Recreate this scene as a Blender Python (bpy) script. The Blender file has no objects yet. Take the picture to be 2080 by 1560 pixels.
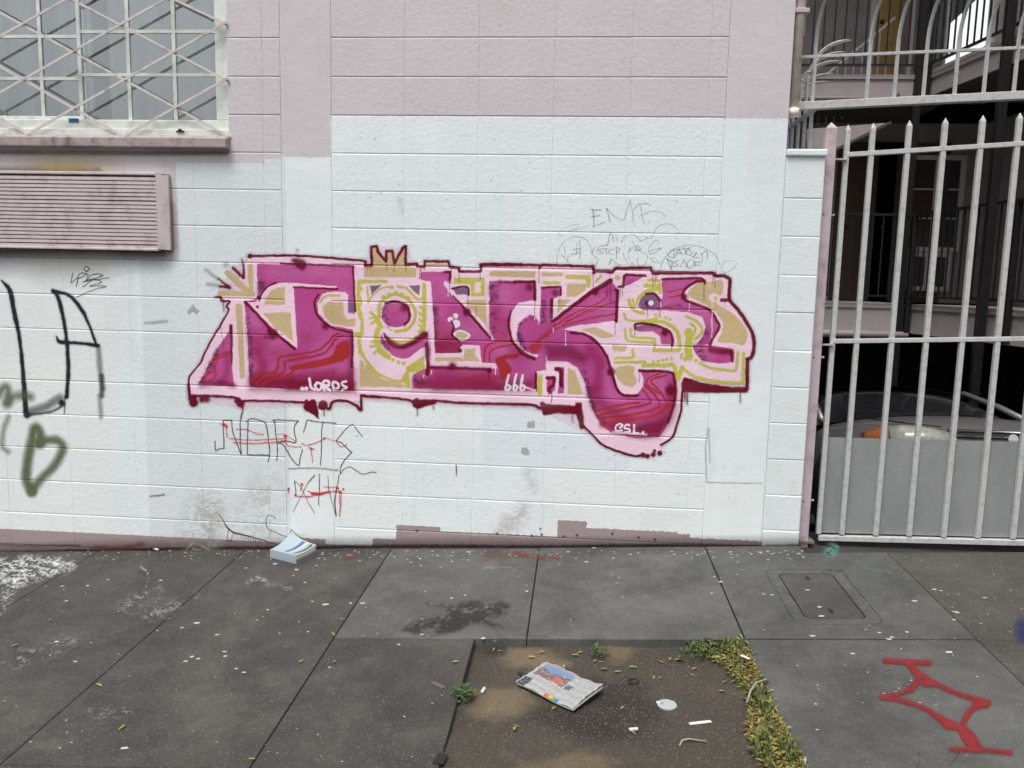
import bpy, bmesh, math, random
import numpy as np
from mathutils import Vector, Matrix
random.seed(7); RNG = np.random.default_rng(11)
SC = bpy.context.scene
COL = SC.collection
R = math.radians

# ------------------------------------------------------------------ camera
F_PX, CX, CY, CZ = 1622.0, 0.978125, -4.439876, -1.28828 + 2.8545
YAW, PITCH, ROLL = 0.0803297, 0.1287530, 0.0220538
def _axes():
    cy, sy, cp, sp = math.cos(YAW), math.sin(YAW), math.cos(PITCH), math.sin(PITCH)
    f = np.array([-sy*cp, cy*cp, -sp]); r = np.array([cy, sy, 0.0]); u = np.cross(r, f)
    cr, sr = math.cos(ROLL), math.sin(ROLL)
    return cr*r + sr*u, -sr*r + cr*u, f
RT, UP, FW = _axes(); CAM = np.array([CX, CY, CZ])
cam_d = bpy.data.cameras.new('camera'); cam = bpy.data.objects.new('camera', cam_d); COL.objects.link(cam)
cam_d.sensor_width = 36.0; cam_d.lens = F_PX/2080*36.0; cam_d.clip_start = 0.05; cam_d.clip_end = 500
cam.matrix_world = Matrix(((RT[0], UP[0], -FW[0], CX), (RT[1], UP[1], -FW[1], CY), (RT[2], UP[2], -FW[2], CZ), (0, 0, 0, 1)))
SC.camera = cam

# ------------------------------------------------------------------ world, sun, exposure (overcast morning)
SUN_EL, SUN_AZ = R(66), R(205)
wd = bpy.data.worlds.new('World'); SC.world = wd; wd.use_nodes = True
nt = wd.node_tree; nt.nodes.clear()
sky = nt.nodes.new('ShaderNodeTexSky'); sky.sky_type = 'NISHITA'; sky.sun_disc = False
sky.sun_elevation = SUN_EL; sky.sun_rotation = SUN_AZ; sky.dust_density = 6.0; sky.air_density = 1.0; sky.ozone_density = 0.6
hs = nt.nodes.new('ShaderNodeHueSaturation'); hs.inputs['Saturation'].default_value = 0.22
bg = nt.nodes.new('ShaderNodeBackground'); bg.inputs['Strength'].default_value = 0.12
wo = nt.nodes.new('ShaderNodeOutputWorld')
nt.links.new(sky.outputs[0], hs.inputs['Color']); nt.links.new(hs.outputs[0], bg.inputs['Color']); nt.links.new(bg.outputs[0], wo.inputs['Surface'])
sl = bpy.data.lights.new('sun', 'SUN'); sl.energy = 1.5; sl.angle = R(24); sl.color = (1.0, 0.97, 0.93)
so = bpy.data.objects.new('sun', sl); COL.objects.link(so)
_d = Vector((math.sin(SUN_AZ)*math.cos(SUN_EL), math.cos(SUN_AZ)*math.cos(SUN_EL), math.sin(SUN_EL)))
so.rotation_euler = _d.to_track_quat('Z', 'Y').to_euler(); so.location = (0, -6, 12)
SC.view_settings.view_transform = 'Standard'; SC.view_settings.look = 'None'
SC.view_settings.gamma = 1.0; SC.view_settings.exposure = 0.3
WALL_E = 0.86          # what a white of 1.0 on the wall shows as, used to turn photo colours into paint colours

# ------------------------------------------------------------------ pixels to places
GB, GC = 0.0576, 0.03            # the pavement: z = GB*x + GC*y
def ray(u, v):
    return (u-1040)/F_PX*RT - (v-780)/F_PX*UP + FW
def at(u, v, Y=0.0):
    d = ray(u, v); t = (Y-CY)/d[1]; return CAM + t*d
def atx(u, v, X):
    d = ray(u, v); t = (X-CX)/d[0]; return CAM + t*d
def gz(x, y): return GB*x + GC*y
def gp(u, v, dz=0.0):
    d = ray(u, v); t = (GB*CX + GC*CY + dz - CZ)/(d[2] - GB*d[0] - GC*d[1]); return CAM + t*d
def proj(P):
    q = P - CAM; z = q @ FW
    return 1040 + F_PX*(q @ RT)/z, 780 - F_PX*(q @ UP)/z
def lin(c):
    c = np.asarray(c, float)/255.0
    return np.where(c <= 0.04045, c/12.92, ((c+0.055)/1.055)**2.4)

# ------------------------------------------------------------------ mesh helpers
class MB:
    def __init__(s): s.v = []; s.f = []
    def add(s, vs, fs):
        o = len(s.v); s.v += [tuple(map(float, p)) for p in vs]; s.f += [tuple(i+o for i in f) for f in fs]; return s
    def box(s, a, b):
        (x0, y0, z0), (x1, y1, z1) = a, b
        return s.add([(x0,y0,z0),(x1,y0,z0),(x1,y1,z0),(x0,y1,z0),(x0,y0,z1),(x1,y0,z1),(x1,y1,z1),(x0,y1,z1)],
                     [(0,3,2,1),(4,5,6,7),(0,1,5,4),(1,2,6,5),(2,3,7,6),(3,0,4,7)])
    def bar(s, p, q, w, h, up=(0, 0, 1), c=0.0):
        p, q, up = Vector(p), Vector(q), Vector(up)
        d = (q-p).normalized(); sd = d.cross(up).normalized(); u = sd.cross(d).normalized()
        if c <= 0: prof = [(-w/2,-h/2),(w/2,-h/2),(w/2,h/2),(-w/2,h/2)]
        else: prof = [(-w/2+c,-h/2),(w/2-c,-h/2),(w/2,-h/2+c),(w/2,h/2-c),(w/2-c,h/2),(-w/2+c,h/2),(-w/2,h/2-c),(-w/2,-h/2+c)]
        n = len(prof)
        vs = [p+sd*a+u*b for a, b in prof] + [q+sd*a+u*b for a, b in prof]
        fs = [(i, (i+1) % n, n+(i+1) % n, n+i) for i in range(n)] + [tuple(reversed(range(n))), tuple(range(n, 2*n))]
        return s.add(vs, fs)
    def tube(s, pts, r, n=8, cap=True):
        pts = [Vector(p) for p in pts]; rs = r if hasattr(r, '__len__') else [r]*len(pts)
        o = len(s.v); ref = Vector((0.13, 0.27, 0.95)); rings = []
        for i, p in enumerate(pts):
            d = (pts[min(i+1, len(pts)-1)] - pts[max(i-1, 0)]).normalized()
            a = d.cross(ref)
            if a.length < 0.1: a = d.cross(Vector((1, 0, 0)))
            a.normalize(); b = d.cross(a)
            rings.append([p + (a*math.cos(t*2*math.pi/n) + b*math.sin(t*2*math.pi/n))*rs[i] for t in range(n)])
        vs = [v for rg in rings for v in rg]; fs = []
        for i in range(len(pts)-1):
            for t in range(n): fs.append((i*n+t, i*n+(t+1) % n, (i+1)*n+(t+1) % n, (i+1)*n+t))
        if cap: fs += [tuple(reversed(range(n))), tuple(range((len(pts)-1)*n, len(pts)*n))]
        return s.add(vs, fs)
    def disc(s, c, r, n=8, nrm=(0, 0, 1), jit=0.0, sx=1.0):
        nrm = Vector(nrm).normalized(); a = nrm.cross(Vector((0, 1, 0.01))).normalized(); b = nrm.cross(a)
        vs = []
        for t in range(n):
            rr = r*(1+random.uniform(-jit, jit)); th = t*2*math.pi/n
            vs.append(Vector(c) + a*math.cos(th)*rr*sx + b*math.sin(th)*rr)
        return s.add(vs, [tuple(range(n))])
    def mesh(s, name, smooth=False):
        me = bpy.data.meshes.new(name); me.from_pydata(s.v, [], s.f); me.update()
        if smooth:
            for p in me.polygons: p.use_smooth = True
        return me

def link(name, me, m, parent=None, loc=None):
    o = bpy.data.objects.new(name, me); COL.objects.link(o)
    if m is not None and not me.materials: me.materials.append(m)
    if parent is not None:
        o.parent = parent; base = root_loc(parent); o.location = Vector(loc if loc is not None else (0, 0, 0)) - base
    elif loc is not None: o.location = loc
    return o
def root_loc(p):
    v = Vector((0, 0, 0))
    while p is not None: v += p.location; p = p.parent
    return v
def put(name, mb, m, parent=None, smooth=False): return link(name, mb.mesh(name, smooth), m, parent)
def tag(o, label, cat, group=None, kind=None):
    if label: o['label'] = label
    if cat: o['category'] = cat
    if group: o['group'] = group
    if kind: o['kind'] = kind
    return o
def thing(name, loc, label, cat, group=None):
    o = bpy.data.objects.new(name, None); COL.objects.link(o); o.location = loc; o.empty_display_size = 0.1
    return tag(o, label, cat, group)
def bevel(o, w, seg=2):
    b = o.modifiers.new('bevel', 'BEVEL'); b.width = w; b.segments = seg; b.limit_method = 'ANGLE'; b.angle_limit = R(40); return o

# ------------------------------------------------------------------ materials
def N(t, kind, **kw):
    n = t.nodes.new(kind)
    for k, v in kw.items(): setattr(n, k, v)
    return n
def pos(t): return N(t, 'ShaderNodeNewGeometry').outputs['Position']
def noise(t, vec, scale, detail=3.0, rough=0.55, dist=0.0, sc3=None):
    if sc3 is not None:
        m = N(t, 'ShaderNodeMapping'); m.inputs['Scale'].default_value = sc3; t.links.new(vec, m.inputs['Vector']); vec = m.outputs[0]
    n = N(t, 'ShaderNodeTexNoise'); n.inputs['Scale'].default_value = scale; n.inputs['Detail'].default_value = detail
    n.inputs['Roughness'].default_value = rough; n.inputs['Distortion'].default_value = dist
    t.links.new(vec, n.inputs['Vector']); return n.outputs['Fac']
def ramp(t, fac, stops, mode='LINEAR'):
    r = N(t, 'ShaderNodeValToRGB'); e = r.color_ramp; e.interpolation = mode
    while len(e.elements) > 1: e.elements.remove(e.elements[-1])
    for i, (p, c) in enumerate(stops):
        el = e.elements[0] if i == 0 else e.elements.new(p)
        el.position = p; el.color = (c, c, c, 1) if not hasattr(c, '__len__') else (*c, 1)
    t.links.new(fac, r.inputs[0]); return r.outputs[0]
def math2(t, op, a, b=None, clamp=False):
    m = N(t, 'ShaderNodeMath', operation=op, use_clamp=clamp)
    for i, x in enumerate((a, b)):
        if x is None: continue
        if isinstance(x, (int, float)): m.inputs[i].default_value = x
        else: t.links.new(x, m.inputs[i])
    return m.outputs[0]
def mix(t, fac, a, b, blend='MIX'):
    m = N(t, 'ShaderNodeMix', data_type='RGBA', blend_type=blend)
    for s, x in ((m.inputs[0], fac), (m.inputs[6], a), (m.inputs[7], b)):
        if isinstance(x, (int, float)): s.default_value = x
        elif isinstance(x, (tuple, list, np.ndarray)): s.default_value = (*[float(q) for q in x[:3]], 1)
        else: t.links.new(x, s)
    return m.outputs[2]
def bump(t, h, strength, dist, nrm=None):
    b = N(t, 'ShaderNodeBump'); b.inputs['Strength'].default_value = strength; b.inputs['Distance'].default_value = dist
    t.links.new(h, b.inputs['Height'])
    if nrm is not None: t.links.new(nrm, b.inputs['Normal'])
    return b.outputs[0]
def newmat(name):
    m = bpy.data.materials.new(name); m.use_nodes = True; t = m.node_tree
    return m, t, t.nodes['Principled BSDF']
def setin(t, p, key, x):
    if isinstance(x, (int, float)): p.inputs[key].default_value = x
    elif isinstance(x, (tuple, list, np.ndarray)): p.inputs[key].default_value = (*[float(q) for q in x[:3]], 1)
    else: t.links.new(x, p.inputs[key])
def simple(name, col, rough=0.6, var=0.12, vs=8.0, bs=0.0, bscale=200.0, metal=0.0, dirt=None, dirt_s=5.0, spec=0.5):
    m, t, p = newmat(name); P = pos(t)
    c = mix(t, noise(t, P, vs, 4), [x*(1-var) for x in col], [min(1, x*(1+var)) for x in col])
    if dirt is not None:
        f = ramp(t, noise(t, P, dirt_s, 5, 0.65), [(0.5, 0.0), (0.72, 0.8)])
        c = mix(t, f, c, dirt)
    setin(t, p, 'Base Color', c); p.inputs['Roughness'].default_value = rough; p.inputs['Metallic'].default_value = metal
    p.inputs['Specular IOR Level'].default_value = spec
    if bs > 0: setin(t, p, 'Normal', bump(t, noise(t, P, bscale, 3), bs, 0.002))
    return m

def wall_bump(t):
    P = pos(t)
    a = noise(t, P, 150.0, 3.0, 0.6); b = noise(t, P, 38.0, 2.0, 0.5)
    pit = ramp(t, noise(t, P, 85.0, 2.0, 0.5), [(0.28, 0.0), (0.36, 1.0)])
    h = math2(t, 'ADD', math2(t, 'ADD', math2(t, 'MULTIPLY', a, 0.8), math2(t, 'MULTIPLY', b, 1.2)), math2(t, 'MULTIPLY', pit, 0.9))
    return bump(t, h, 1.0, 0.0017)

XN0, XN1 = -3.6, 2.4
def xn(x): return (x-XN0)/(XN1-XN0)
def zn(z): return z/4.0
def step_ramp(t, xval, segs):
    # segs: (pixel u from which it holds, pixel v of the boundary): a stepped paint edge as a function of x on the wall
    st = []
    for u, v in segs:
        p = at(max(u, -400), v); st.append((max(0.0, min(1.0, xn(p[0]))), float(np.clip(zn(p[2]), 0, 1))))
    return ramp(t, xval, st, 'CONSTANT')
def wall_material(smooth=False):
    m, t, p = newmat('painted_block' if not smooth else 'painted_concrete'); P = pos(t)
    sep = N(t, 'ShaderNodeSeparateXYZ'); t.links.new(P, sep.inputs[0])
    wob = noise(t, P, 24.0, 3.0, 0.6); wob2 = noise(t, P, 70.0, 2.0, 0.6)
    xw = math2(t, 'ADD', sep.outputs[0], math2(t, 'MULTIPLY', math2(t, 'SUBTRACT', wob, 0.5), 0.028))
    zw = math2(t, 'ADD', sep.outputs[2], math2(t, 'MULTIPLY', math2(t, 'SUBTRACT', wob2, 0.5), 0.022))
    xv = math2(t, 'DIVIDE', math2(t, 'SUBTRACT', xw, XN0), XN1-XN0)
    zv = math2(t, 'DIVIDE', zw, 4.0)
    top = step_ramp(t, xv, [(-400, 514), (356, 330), (536, 323), (571, 319), (668, 236)])
    bot = step_ramp(t, xv, [(-400, 1100), (80, 1106), (170, 1109), (300, 1099), (340, 1108), (402, 1096), (440, 1105), (600, 1092), (660, 1105), (755, 1093), (800, 1066), (890, 1079), (960, 1082), (1126, 1056), (1185, 1072), (1370, 1084), (1395, 1092), (1550, 1089)])
    white = math2(t, 'MULTIPLY', math2(t, 'LESS_THAN', zv, top), math2(t, 'GREATER_THAN', zv, bot))
    # the buff's several whites, rolled on in patches
    cmb = N(t, 'ShaderNodeCombineXYZ'); t.links.new(math2(t, 'ADD', xw, math2(t, 'MULTIPLY', math2(t, 'FLOOR', math2(t, 'MULTIPLY', zw, 1.9)), 0.37)), cmb.inputs[0]); t.links.new(zw, cmb.inputs[2])
    snap = N(t, 'ShaderNodeVectorMath', operation='SNAP'); t.links.new(cmb.outputs[0], snap.inputs[0]); snap.inputs[1].default_value = (0.83, 1.0, 0.526)
    wn = N(t, 'ShaderNodeTexWhiteNoise'); t.links.new(snap.outputs[0], wn.inputs['Vector'])
    vs = N(t, 'ShaderNodeSeparateXYZ'); t.links.new(wn.outputs['Color'], vs.inputs[0])
    wcol = mix(t, vs.outputs[0], lin((216, 226, 229))/WALL_E, lin((222, 229, 229))/WALL_E)
    wcol = mix(t, math2(t, 'MULTIPLY', math2(t, 'GREATER_THAN', vs.outputs[1], 0.8), 0.45), wcol, lin((212, 216, 226))/WALL_E)
    left = step_ramp(t, xv, [(-400, 20), (258, 1500)])
    wcol = mix(t, math2(t, 'MULTIPLY', left, 0.55), wcol, lin((222, 225, 219))/WALL_E)
    grey = step_ramp(t, xv, [(-400, 1500), (258, 20), (590, 1500)])
    wcol = mix(t, math2(t, 'MULTIPLY', grey, 0.75), wcol, lin((201, 208, 211))/WALL_E)
    wcol = mix(t, math2(t, 'MULTIPLY', ramp(t, noise(t, P, 2.2, 4.0, 0.6), [(0.42, 0.0), (0.68, 1.0)]), 0.20), wcol, lin((198, 205, 205))/WALL_E)
    pcol = mix(t, noise(t, P, 3.0, 4.0, 0.6), lin((188, 182, 185))/WALL_E, lin((203, 197, 200))/WALL_E)
    # the foot of the wall keeps an older, warmer pink
    low = math2(t, 'LESS_THAN', zv, 0.16)
    pcol = mix(t, low, pcol, lin((154, 138, 139))/WALL_E)
    col = mix(t, white, pcol, wcol)
    # rain streaks and specks of chipped paint
    strk = ramp(t, noise(t, P, 1.0, 4.0, 0.7, sc3=(26.0, 1.0, 1.3)), [(0.56, 0.0), (0.78, 1.0)])
    col = mix(t, math2(t, 'MULTIPLY', strk, 0.13), col, lin((150, 146, 140))/WALL_E)
    chip = ramp(t, noise(t, P, 60.0, 2.0, 0.5), [(0.755, 0.0), (0.775, 1.0)])
    col = mix(t, math2(t, 'MULTIPLY', chip, 0.55), col, lin((120, 116, 112)))
    setin(t, p, 'Base Color', col); p.inputs['Roughness'].default_value = 0.55; p.inputs['Specular IOR Level'].default_value = 0.35
    if smooth:
        setin(t, p, 'Normal', bump(t, math2(t, 'ADD', noise(t, P, 75.0, 4.0, 0.6), math2(t, 'MULTIPLY', noise(t, P, 9.0, 3.0), 2.5)), 0.7, 0.0018))
    else: setin(t, p, 'Normal', wall_bump(t))
    return m
M_BLOCK = wall_material(); M_CONC = wall_material(True)

def paint_material(name, rough=0.45, b=True):
    m, t, p = newmat(name)
    a = N(t, 'ShaderNodeAttribute', attribute_name='paint')
    setin(t, p, 'Base Color', a.outputs['Color']); p.inputs['Roughness'].default_value = rough; p.inputs['Specular IOR Level'].default_value = 0.16
    if b: setin(t, p, 'Normal', wall_bump(t))
    tr = N(t, 'ShaderNodeBsdfTransparent'); mx = N(t, 'ShaderNodeMixShader'); out = t.nodes['Material Output']
    t.links.new(a.outputs['Alpha'], mx.inputs[0]); t.links.new(tr.outputs[0], mx.inputs[1]); t.links.new(p.outputs[0], mx.inputs[2])
    t.links.new(mx.outputs[0], out.inputs['Surface']); return m
M_SPRAY = paint_material('spray_paint', 0.34); M_MARK = paint_material('ground_paint', 0.75, False)
def ink_material(name, rough=0.8):
    m, t, p = newmat(name); a = N(t, 'ShaderNodeAttribute', attribute_name='paint')
    setin(t, p, 'Base Color', a.outputs['Color']); p.inputs['Roughness'].default_value = rough; return m
M_PRINT = ink_material('printed_paper')

def slab_material(name, c0, c1, speck, grain, stain=0.5, rough=0.72):
    c0 = [x*0.86 for x in c0]; c1 = [x*0.86 for x in c1]
    m, t, p = newmat(name); P = pos(t)
    oi = N(t, 'ShaderNodeObjectInfo')
    col = mix(t, ramp(t, noise(t, P, 2.3, 6.0, 0.68), [(0.32, 0.0), (0.68, 1.0)]), [x*0.72 for x in c0], [x*1.16 for x in c1])
    col = mix(t, math2(t, 'MULTIPLY', oi.outputs['Random'], 0.35), col, [x*0.8 for x in c0])
    st = ramp(t, noise(t, P, 2.6, 6.0, 0.7, 0.8), [(0.44, 0.0), (0.64, 1.0)])
    col = mix(t, math2(t, 'MULTIPLY', st, stain), col, [x*0.42 for x in c0])
    st2 = ramp(t, noise(t, P, 14.0, 4.0, 0.7), [(0.58, 0.0), (0.75, 1.0)])
    col = mix(t, math2(t, 'MULTIPLY', st2, 0.32), col, [min(1, x*1.7) for x in c1])
    g = noise(t, P, 210.0, 2.0, 0.7)
    col = mix(t, math2(t, 'MULTIPLY', ramp(t, g, [(0.25, 1.0), (0.5, 0.0)]), grain), col, [x*0.3 for x in c0])
    v = N(t, 'ShaderNodeTexVoronoi'); v.inputs['Scale'].default_value = 150.0; t.links.new(P, v.inputs['Vector'])
    vs = N(t, 'ShaderNodeSeparateXYZ'); t.links.new(v.outputs['Color'], vs.inputs[0])
    dots = math2(t, 'MULTIPLY', math2(t, 'LESS_THAN', v.outputs['Distance'], 0.33), math2(t, 'GREATER_THAN', vs.outputs[0], 0.74))
    tint = mix(t, vs.outputs[1], [x*2.2 for x in c1], [min(1.0, x*3.2) for x in c1])
    col = mix(t, math2(t, 'MULTIPLY', dots, speck), col, tint)
    setin(t, p, 'Base Color', col); p.inputs['Roughness'].default_value = rough; p.inputs['Specular IOR Level'].default_value = 0.4
    h = math2(t, 'ADD', math2(t, 'MULTIPLY', g, 1.0), math2(t, 'MULTIPLY', noise(t, P, 45.0, 3.0), 0.9))
    setin(t, p, 'Normal', bump(t, h, 0.5, 0.0018)); return m

# ------------------------------------------------------------------ paint engine: strokes and fills traced in the photograph, laid on the wall or the pavement
BLK = 0.2032; ZTOP = 2.8545
COURSES = [k for k in range(-4, 9)] + [9.5, 10.5, 11.5, 12.5, 13.5, 14.5, 15.5, 16.5]
ROWZ = np.array([ZTOP - k*BLK for k in COURSES])
X_LEND, X_MID0, X_MID1, X_COR, X_PIL = -0.693, -0.4064, 1.718, 2.046, 2.252
LSEAM = [X_LEND - 0.1 - 0.4064*k for k in range(8)]
MSEAM = [0.4064*k for k in range(0, 5)]
JD, JX, JZT, JZB, JDX = 0.0042, 0.0032, 0.0085, 0.0020, 0.0013       # joint depth, half widths
def wall_relief(x, z):
    dl = z[:, None] - ROWZ[None, :]
    g = np.where(dl > 0, 1 - dl/JZB, 1 + dl/JZT).max(1)
    inb = ((x < X_LEND) | ((x > X_MID0) & (x < X_MID1)))
    d = np.where(inb, np.clip(g, 0, 1)*JD, -0.0015)
    sx = np.array(LSEAM + MSEAM); dx = np.min(np.abs(x[:, None] - sx[None, :]), axis=1)
    return np.where(inb, np.maximum(d, np.clip(1 - dx/JX, 0, 1)*JDX), d)
ORG = {'A': (370, 490, 5.2), 'B': (660, 490, 5.2), 'C': (880, 520, 5.2), 'D': (1160, 520, 5.2), 'E': (1040, 650, 5.2), 'F': (370, 640, 5.2),
       'G': (700, 640, 5.2), 'H': (420, 830, 5.2), 'I': (1110, 390, 5.2), 'Q': (0, 500, 2.9714), 'R': (0, 1035, 2.9714), 'S': (690, 1035, 2.9714),
       'T': (1380, 1035, 2.9714), 'U': (0, 0, 2.9714), 'V': (1380, 500, 2.9714), 'X': (0, 0, 1.0)}
PAL = {'P': (230, 200, 217), 'M': (176, 72, 136), 'D': (104, 13, 36), 'T': (190, 168, 124), 'L': (182, 180, 74), 'O': (160, 44, 38), 'W': (226, 218, 230),
       'K': (84, 44, 74), 'k': (118, 92, 122), 'm': (142, 34, 78), 'h': (122, 18, 48), 'v': (188, 98, 158), 'b': (38, 42, 44), 'g': (94, 104, 72), 'r': (205, 50, 52), 's': (62, 62, 62), 'n': (110, 26, 34),
       'w': (222, 226, 224), 'e': (168, 172, 170), 'y': (196, 172, 60), 'z': (36, 28, 28), 'p': (170, 140, 146), 'c': (186, 182, 170)}
def catmull(P, closed, n=7):
    P = np.asarray(P, float)
    if len(P) < 3: return P
    Q = np.vstack([P[-1:], P, P[:2]]) if closed else np.vstack([2*P[:1]-P[1:2], P, 2*P[-1:]-P[-2:-1]])
    out = []
    for i in range(1, len(Q)-2):
        p0, p1, p2, p3 = Q[i-1], Q[i], Q[i+1], Q[i+2]
        for t in np.linspace(0, 1, n, endpoint=False):
            out.append(0.5*((2*p1) + (p2-p0)*t + (2*p0-5*p1+4*p2-p3)*t*t + (3*p1-p0-3*p2+p3)*t**3))
    if not closed: out.append(Q[-2])
    return np.array(out)
def parse(txt):
    out = []
    for ln in txt.strip().splitlines():
        ln = ln.split('#')[0].strip()
        if not ln: continue
        head, body = ln.split(':'); h = head.split()
        ty, o, c = h[0], ORG[h[1]], PAL[h[2]]; w = float(h[3])/o[2]; soft = float(h[4])/o[2] if len(h) > 4 else 0.8; al = float(h[5]) if len(h) > 5 else 1.0
        pts = []
        for tk in body.split():
            q = [float(x) for x in tk.split(',')]
            pts.append((o[0]+q[0]/o[2], o[1]+q[1]/o[2], (q[2]/o[2] if len(q) > 2 else w)))
        pts = np.array(pts)
        if ty in 'LS' and h[2] == 'D' and w > 2.5: pts[:, 2] *= 1.14
        nz = float(h[6]) if len(h) > 6 else 0.0
        if ty == 'S': pts = catmull(pts, False); ty = 'L'
        elif ty == 'Q': pts = catmull(pts, True); ty = 'P'
        out.append((ty, np.array(c, float), pts, max(soft, 0.7), al, nz))
    return out
LAT = np.random.default_rng(5).random((256, 256))*2-1
def lnoise(u, v, s, seed):
    a = u/s + seed*17.3; b = v/s + seed*31.7; i = np.floor(a).astype(int); j = np.floor(b).astype(int); f = a-i; g = b-j; f = f*f*(3-2*f); g = g*g*(3-2*g)
    q = lambda x, y: LAT[x % 256, y % 256]
    return (q(i, j)*(1-f)+q(i+1, j)*f)*(1-g) + (q(i, j+1)*(1-f)+q(i+1, j+1)*f)*g
def vnoise(u, v, s, seed):
    a = np.sin(u/s*1.7 + seed*1.3 + 1.9*np.sin(v/s*0.9 + seed)) + np.sin(v/s*1.3 + seed*2.1 + 1.7*np.sin(u/s*1.1 + seed*0.7)) + 0.6*np.sin((u+v)/s*2.9 + seed*3.7)
    return a/2.6
GRAIN = 1.0
def cover(prim, u, v, seed):
    ty, c, pts, soft, al = prim[:5]; nz = prim[5] if len(prim) > 5 else 0.0
    uu = u + vnoise(u, v, 7.0, seed)*0.7; vv = v + vnoise(u, v, 7.0, seed+5)*0.7
    grain = RNG.random(len(u))
    if ty == 'B':
        d = np.full(len(u), 1e9)
        for x, y, r in pts: d = np.minimum(d, np.hypot(uu-x, vv-y) - r)
    elif ty == 'L':
        d = np.full(len(u), 1e9)
        for i in range(max(1, len(pts)-1)):
            x0, y0, w0 = pts[i]; x1, y1, w1 = pts[min(i+1, len(pts)-1)]
            L2 = (x1-x0)**2 + (y1-y0)**2 + 1e-9
            t = np.clip(((uu-x0)*(x1-x0) + (vv-y0)*(y1-y0))/L2, 0, 1)
            d = np.minimum(d, np.hypot(uu-(x0+t*(x1-x0)), vv-(y0+t*(y1-y0))) - (w0+(w1-w0)*t)/2)
    else:
        ins = np.zeros(len(u), bool); d = np.full(len(u), 1e9); n = len(pts)
        for i in range(n):
            x0, y0 = pts[i][:2]; x1, y1 = pts[(i+1) % n][:2]
            if abs(y1-y0) > 1e-9:
                cr = ((y0 > vv) != (y1 > vv)) & (uu < (x1-x0)*(vv-y0)/(y1-y0) + x0); ins ^= cr
            L2 = (x1-x0)**2 + (y1-y0)**2 + 1e-9
            t = np.clip(((uu-x0)*(x1-x0) + (vv-y0)*(y1-y0))/L2, 0, 1)
            d = np.minimum(d, np.hypot(uu-(x0+t*(x1-x0)), vv-(y0+t*(y1-y0))))
        d = np.where(ins, -d, d)
    d = d + (grain-0.5)*min(soft, 2.2)*0.9*GRAIN
    x = np.clip(0.5 - d/(2*soft), 0, 1)
    x = x*x*(3-2*x)*al
    if nz > 0:      # worn, broken coverage
        n = sum(1.5*w_*lnoise(u, v*1.9, s_, seed+k*2.7) for k, (s_, w_) in enumerate(((26, 0.5), (11, 0.6), (5, 0.6), (2.4, 0.6)))) + (grain-0.5)*0.9
        x = x*np.clip((n + 0.9 - 1.6*nz)*1.4, 0, 1)
    return x
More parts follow.
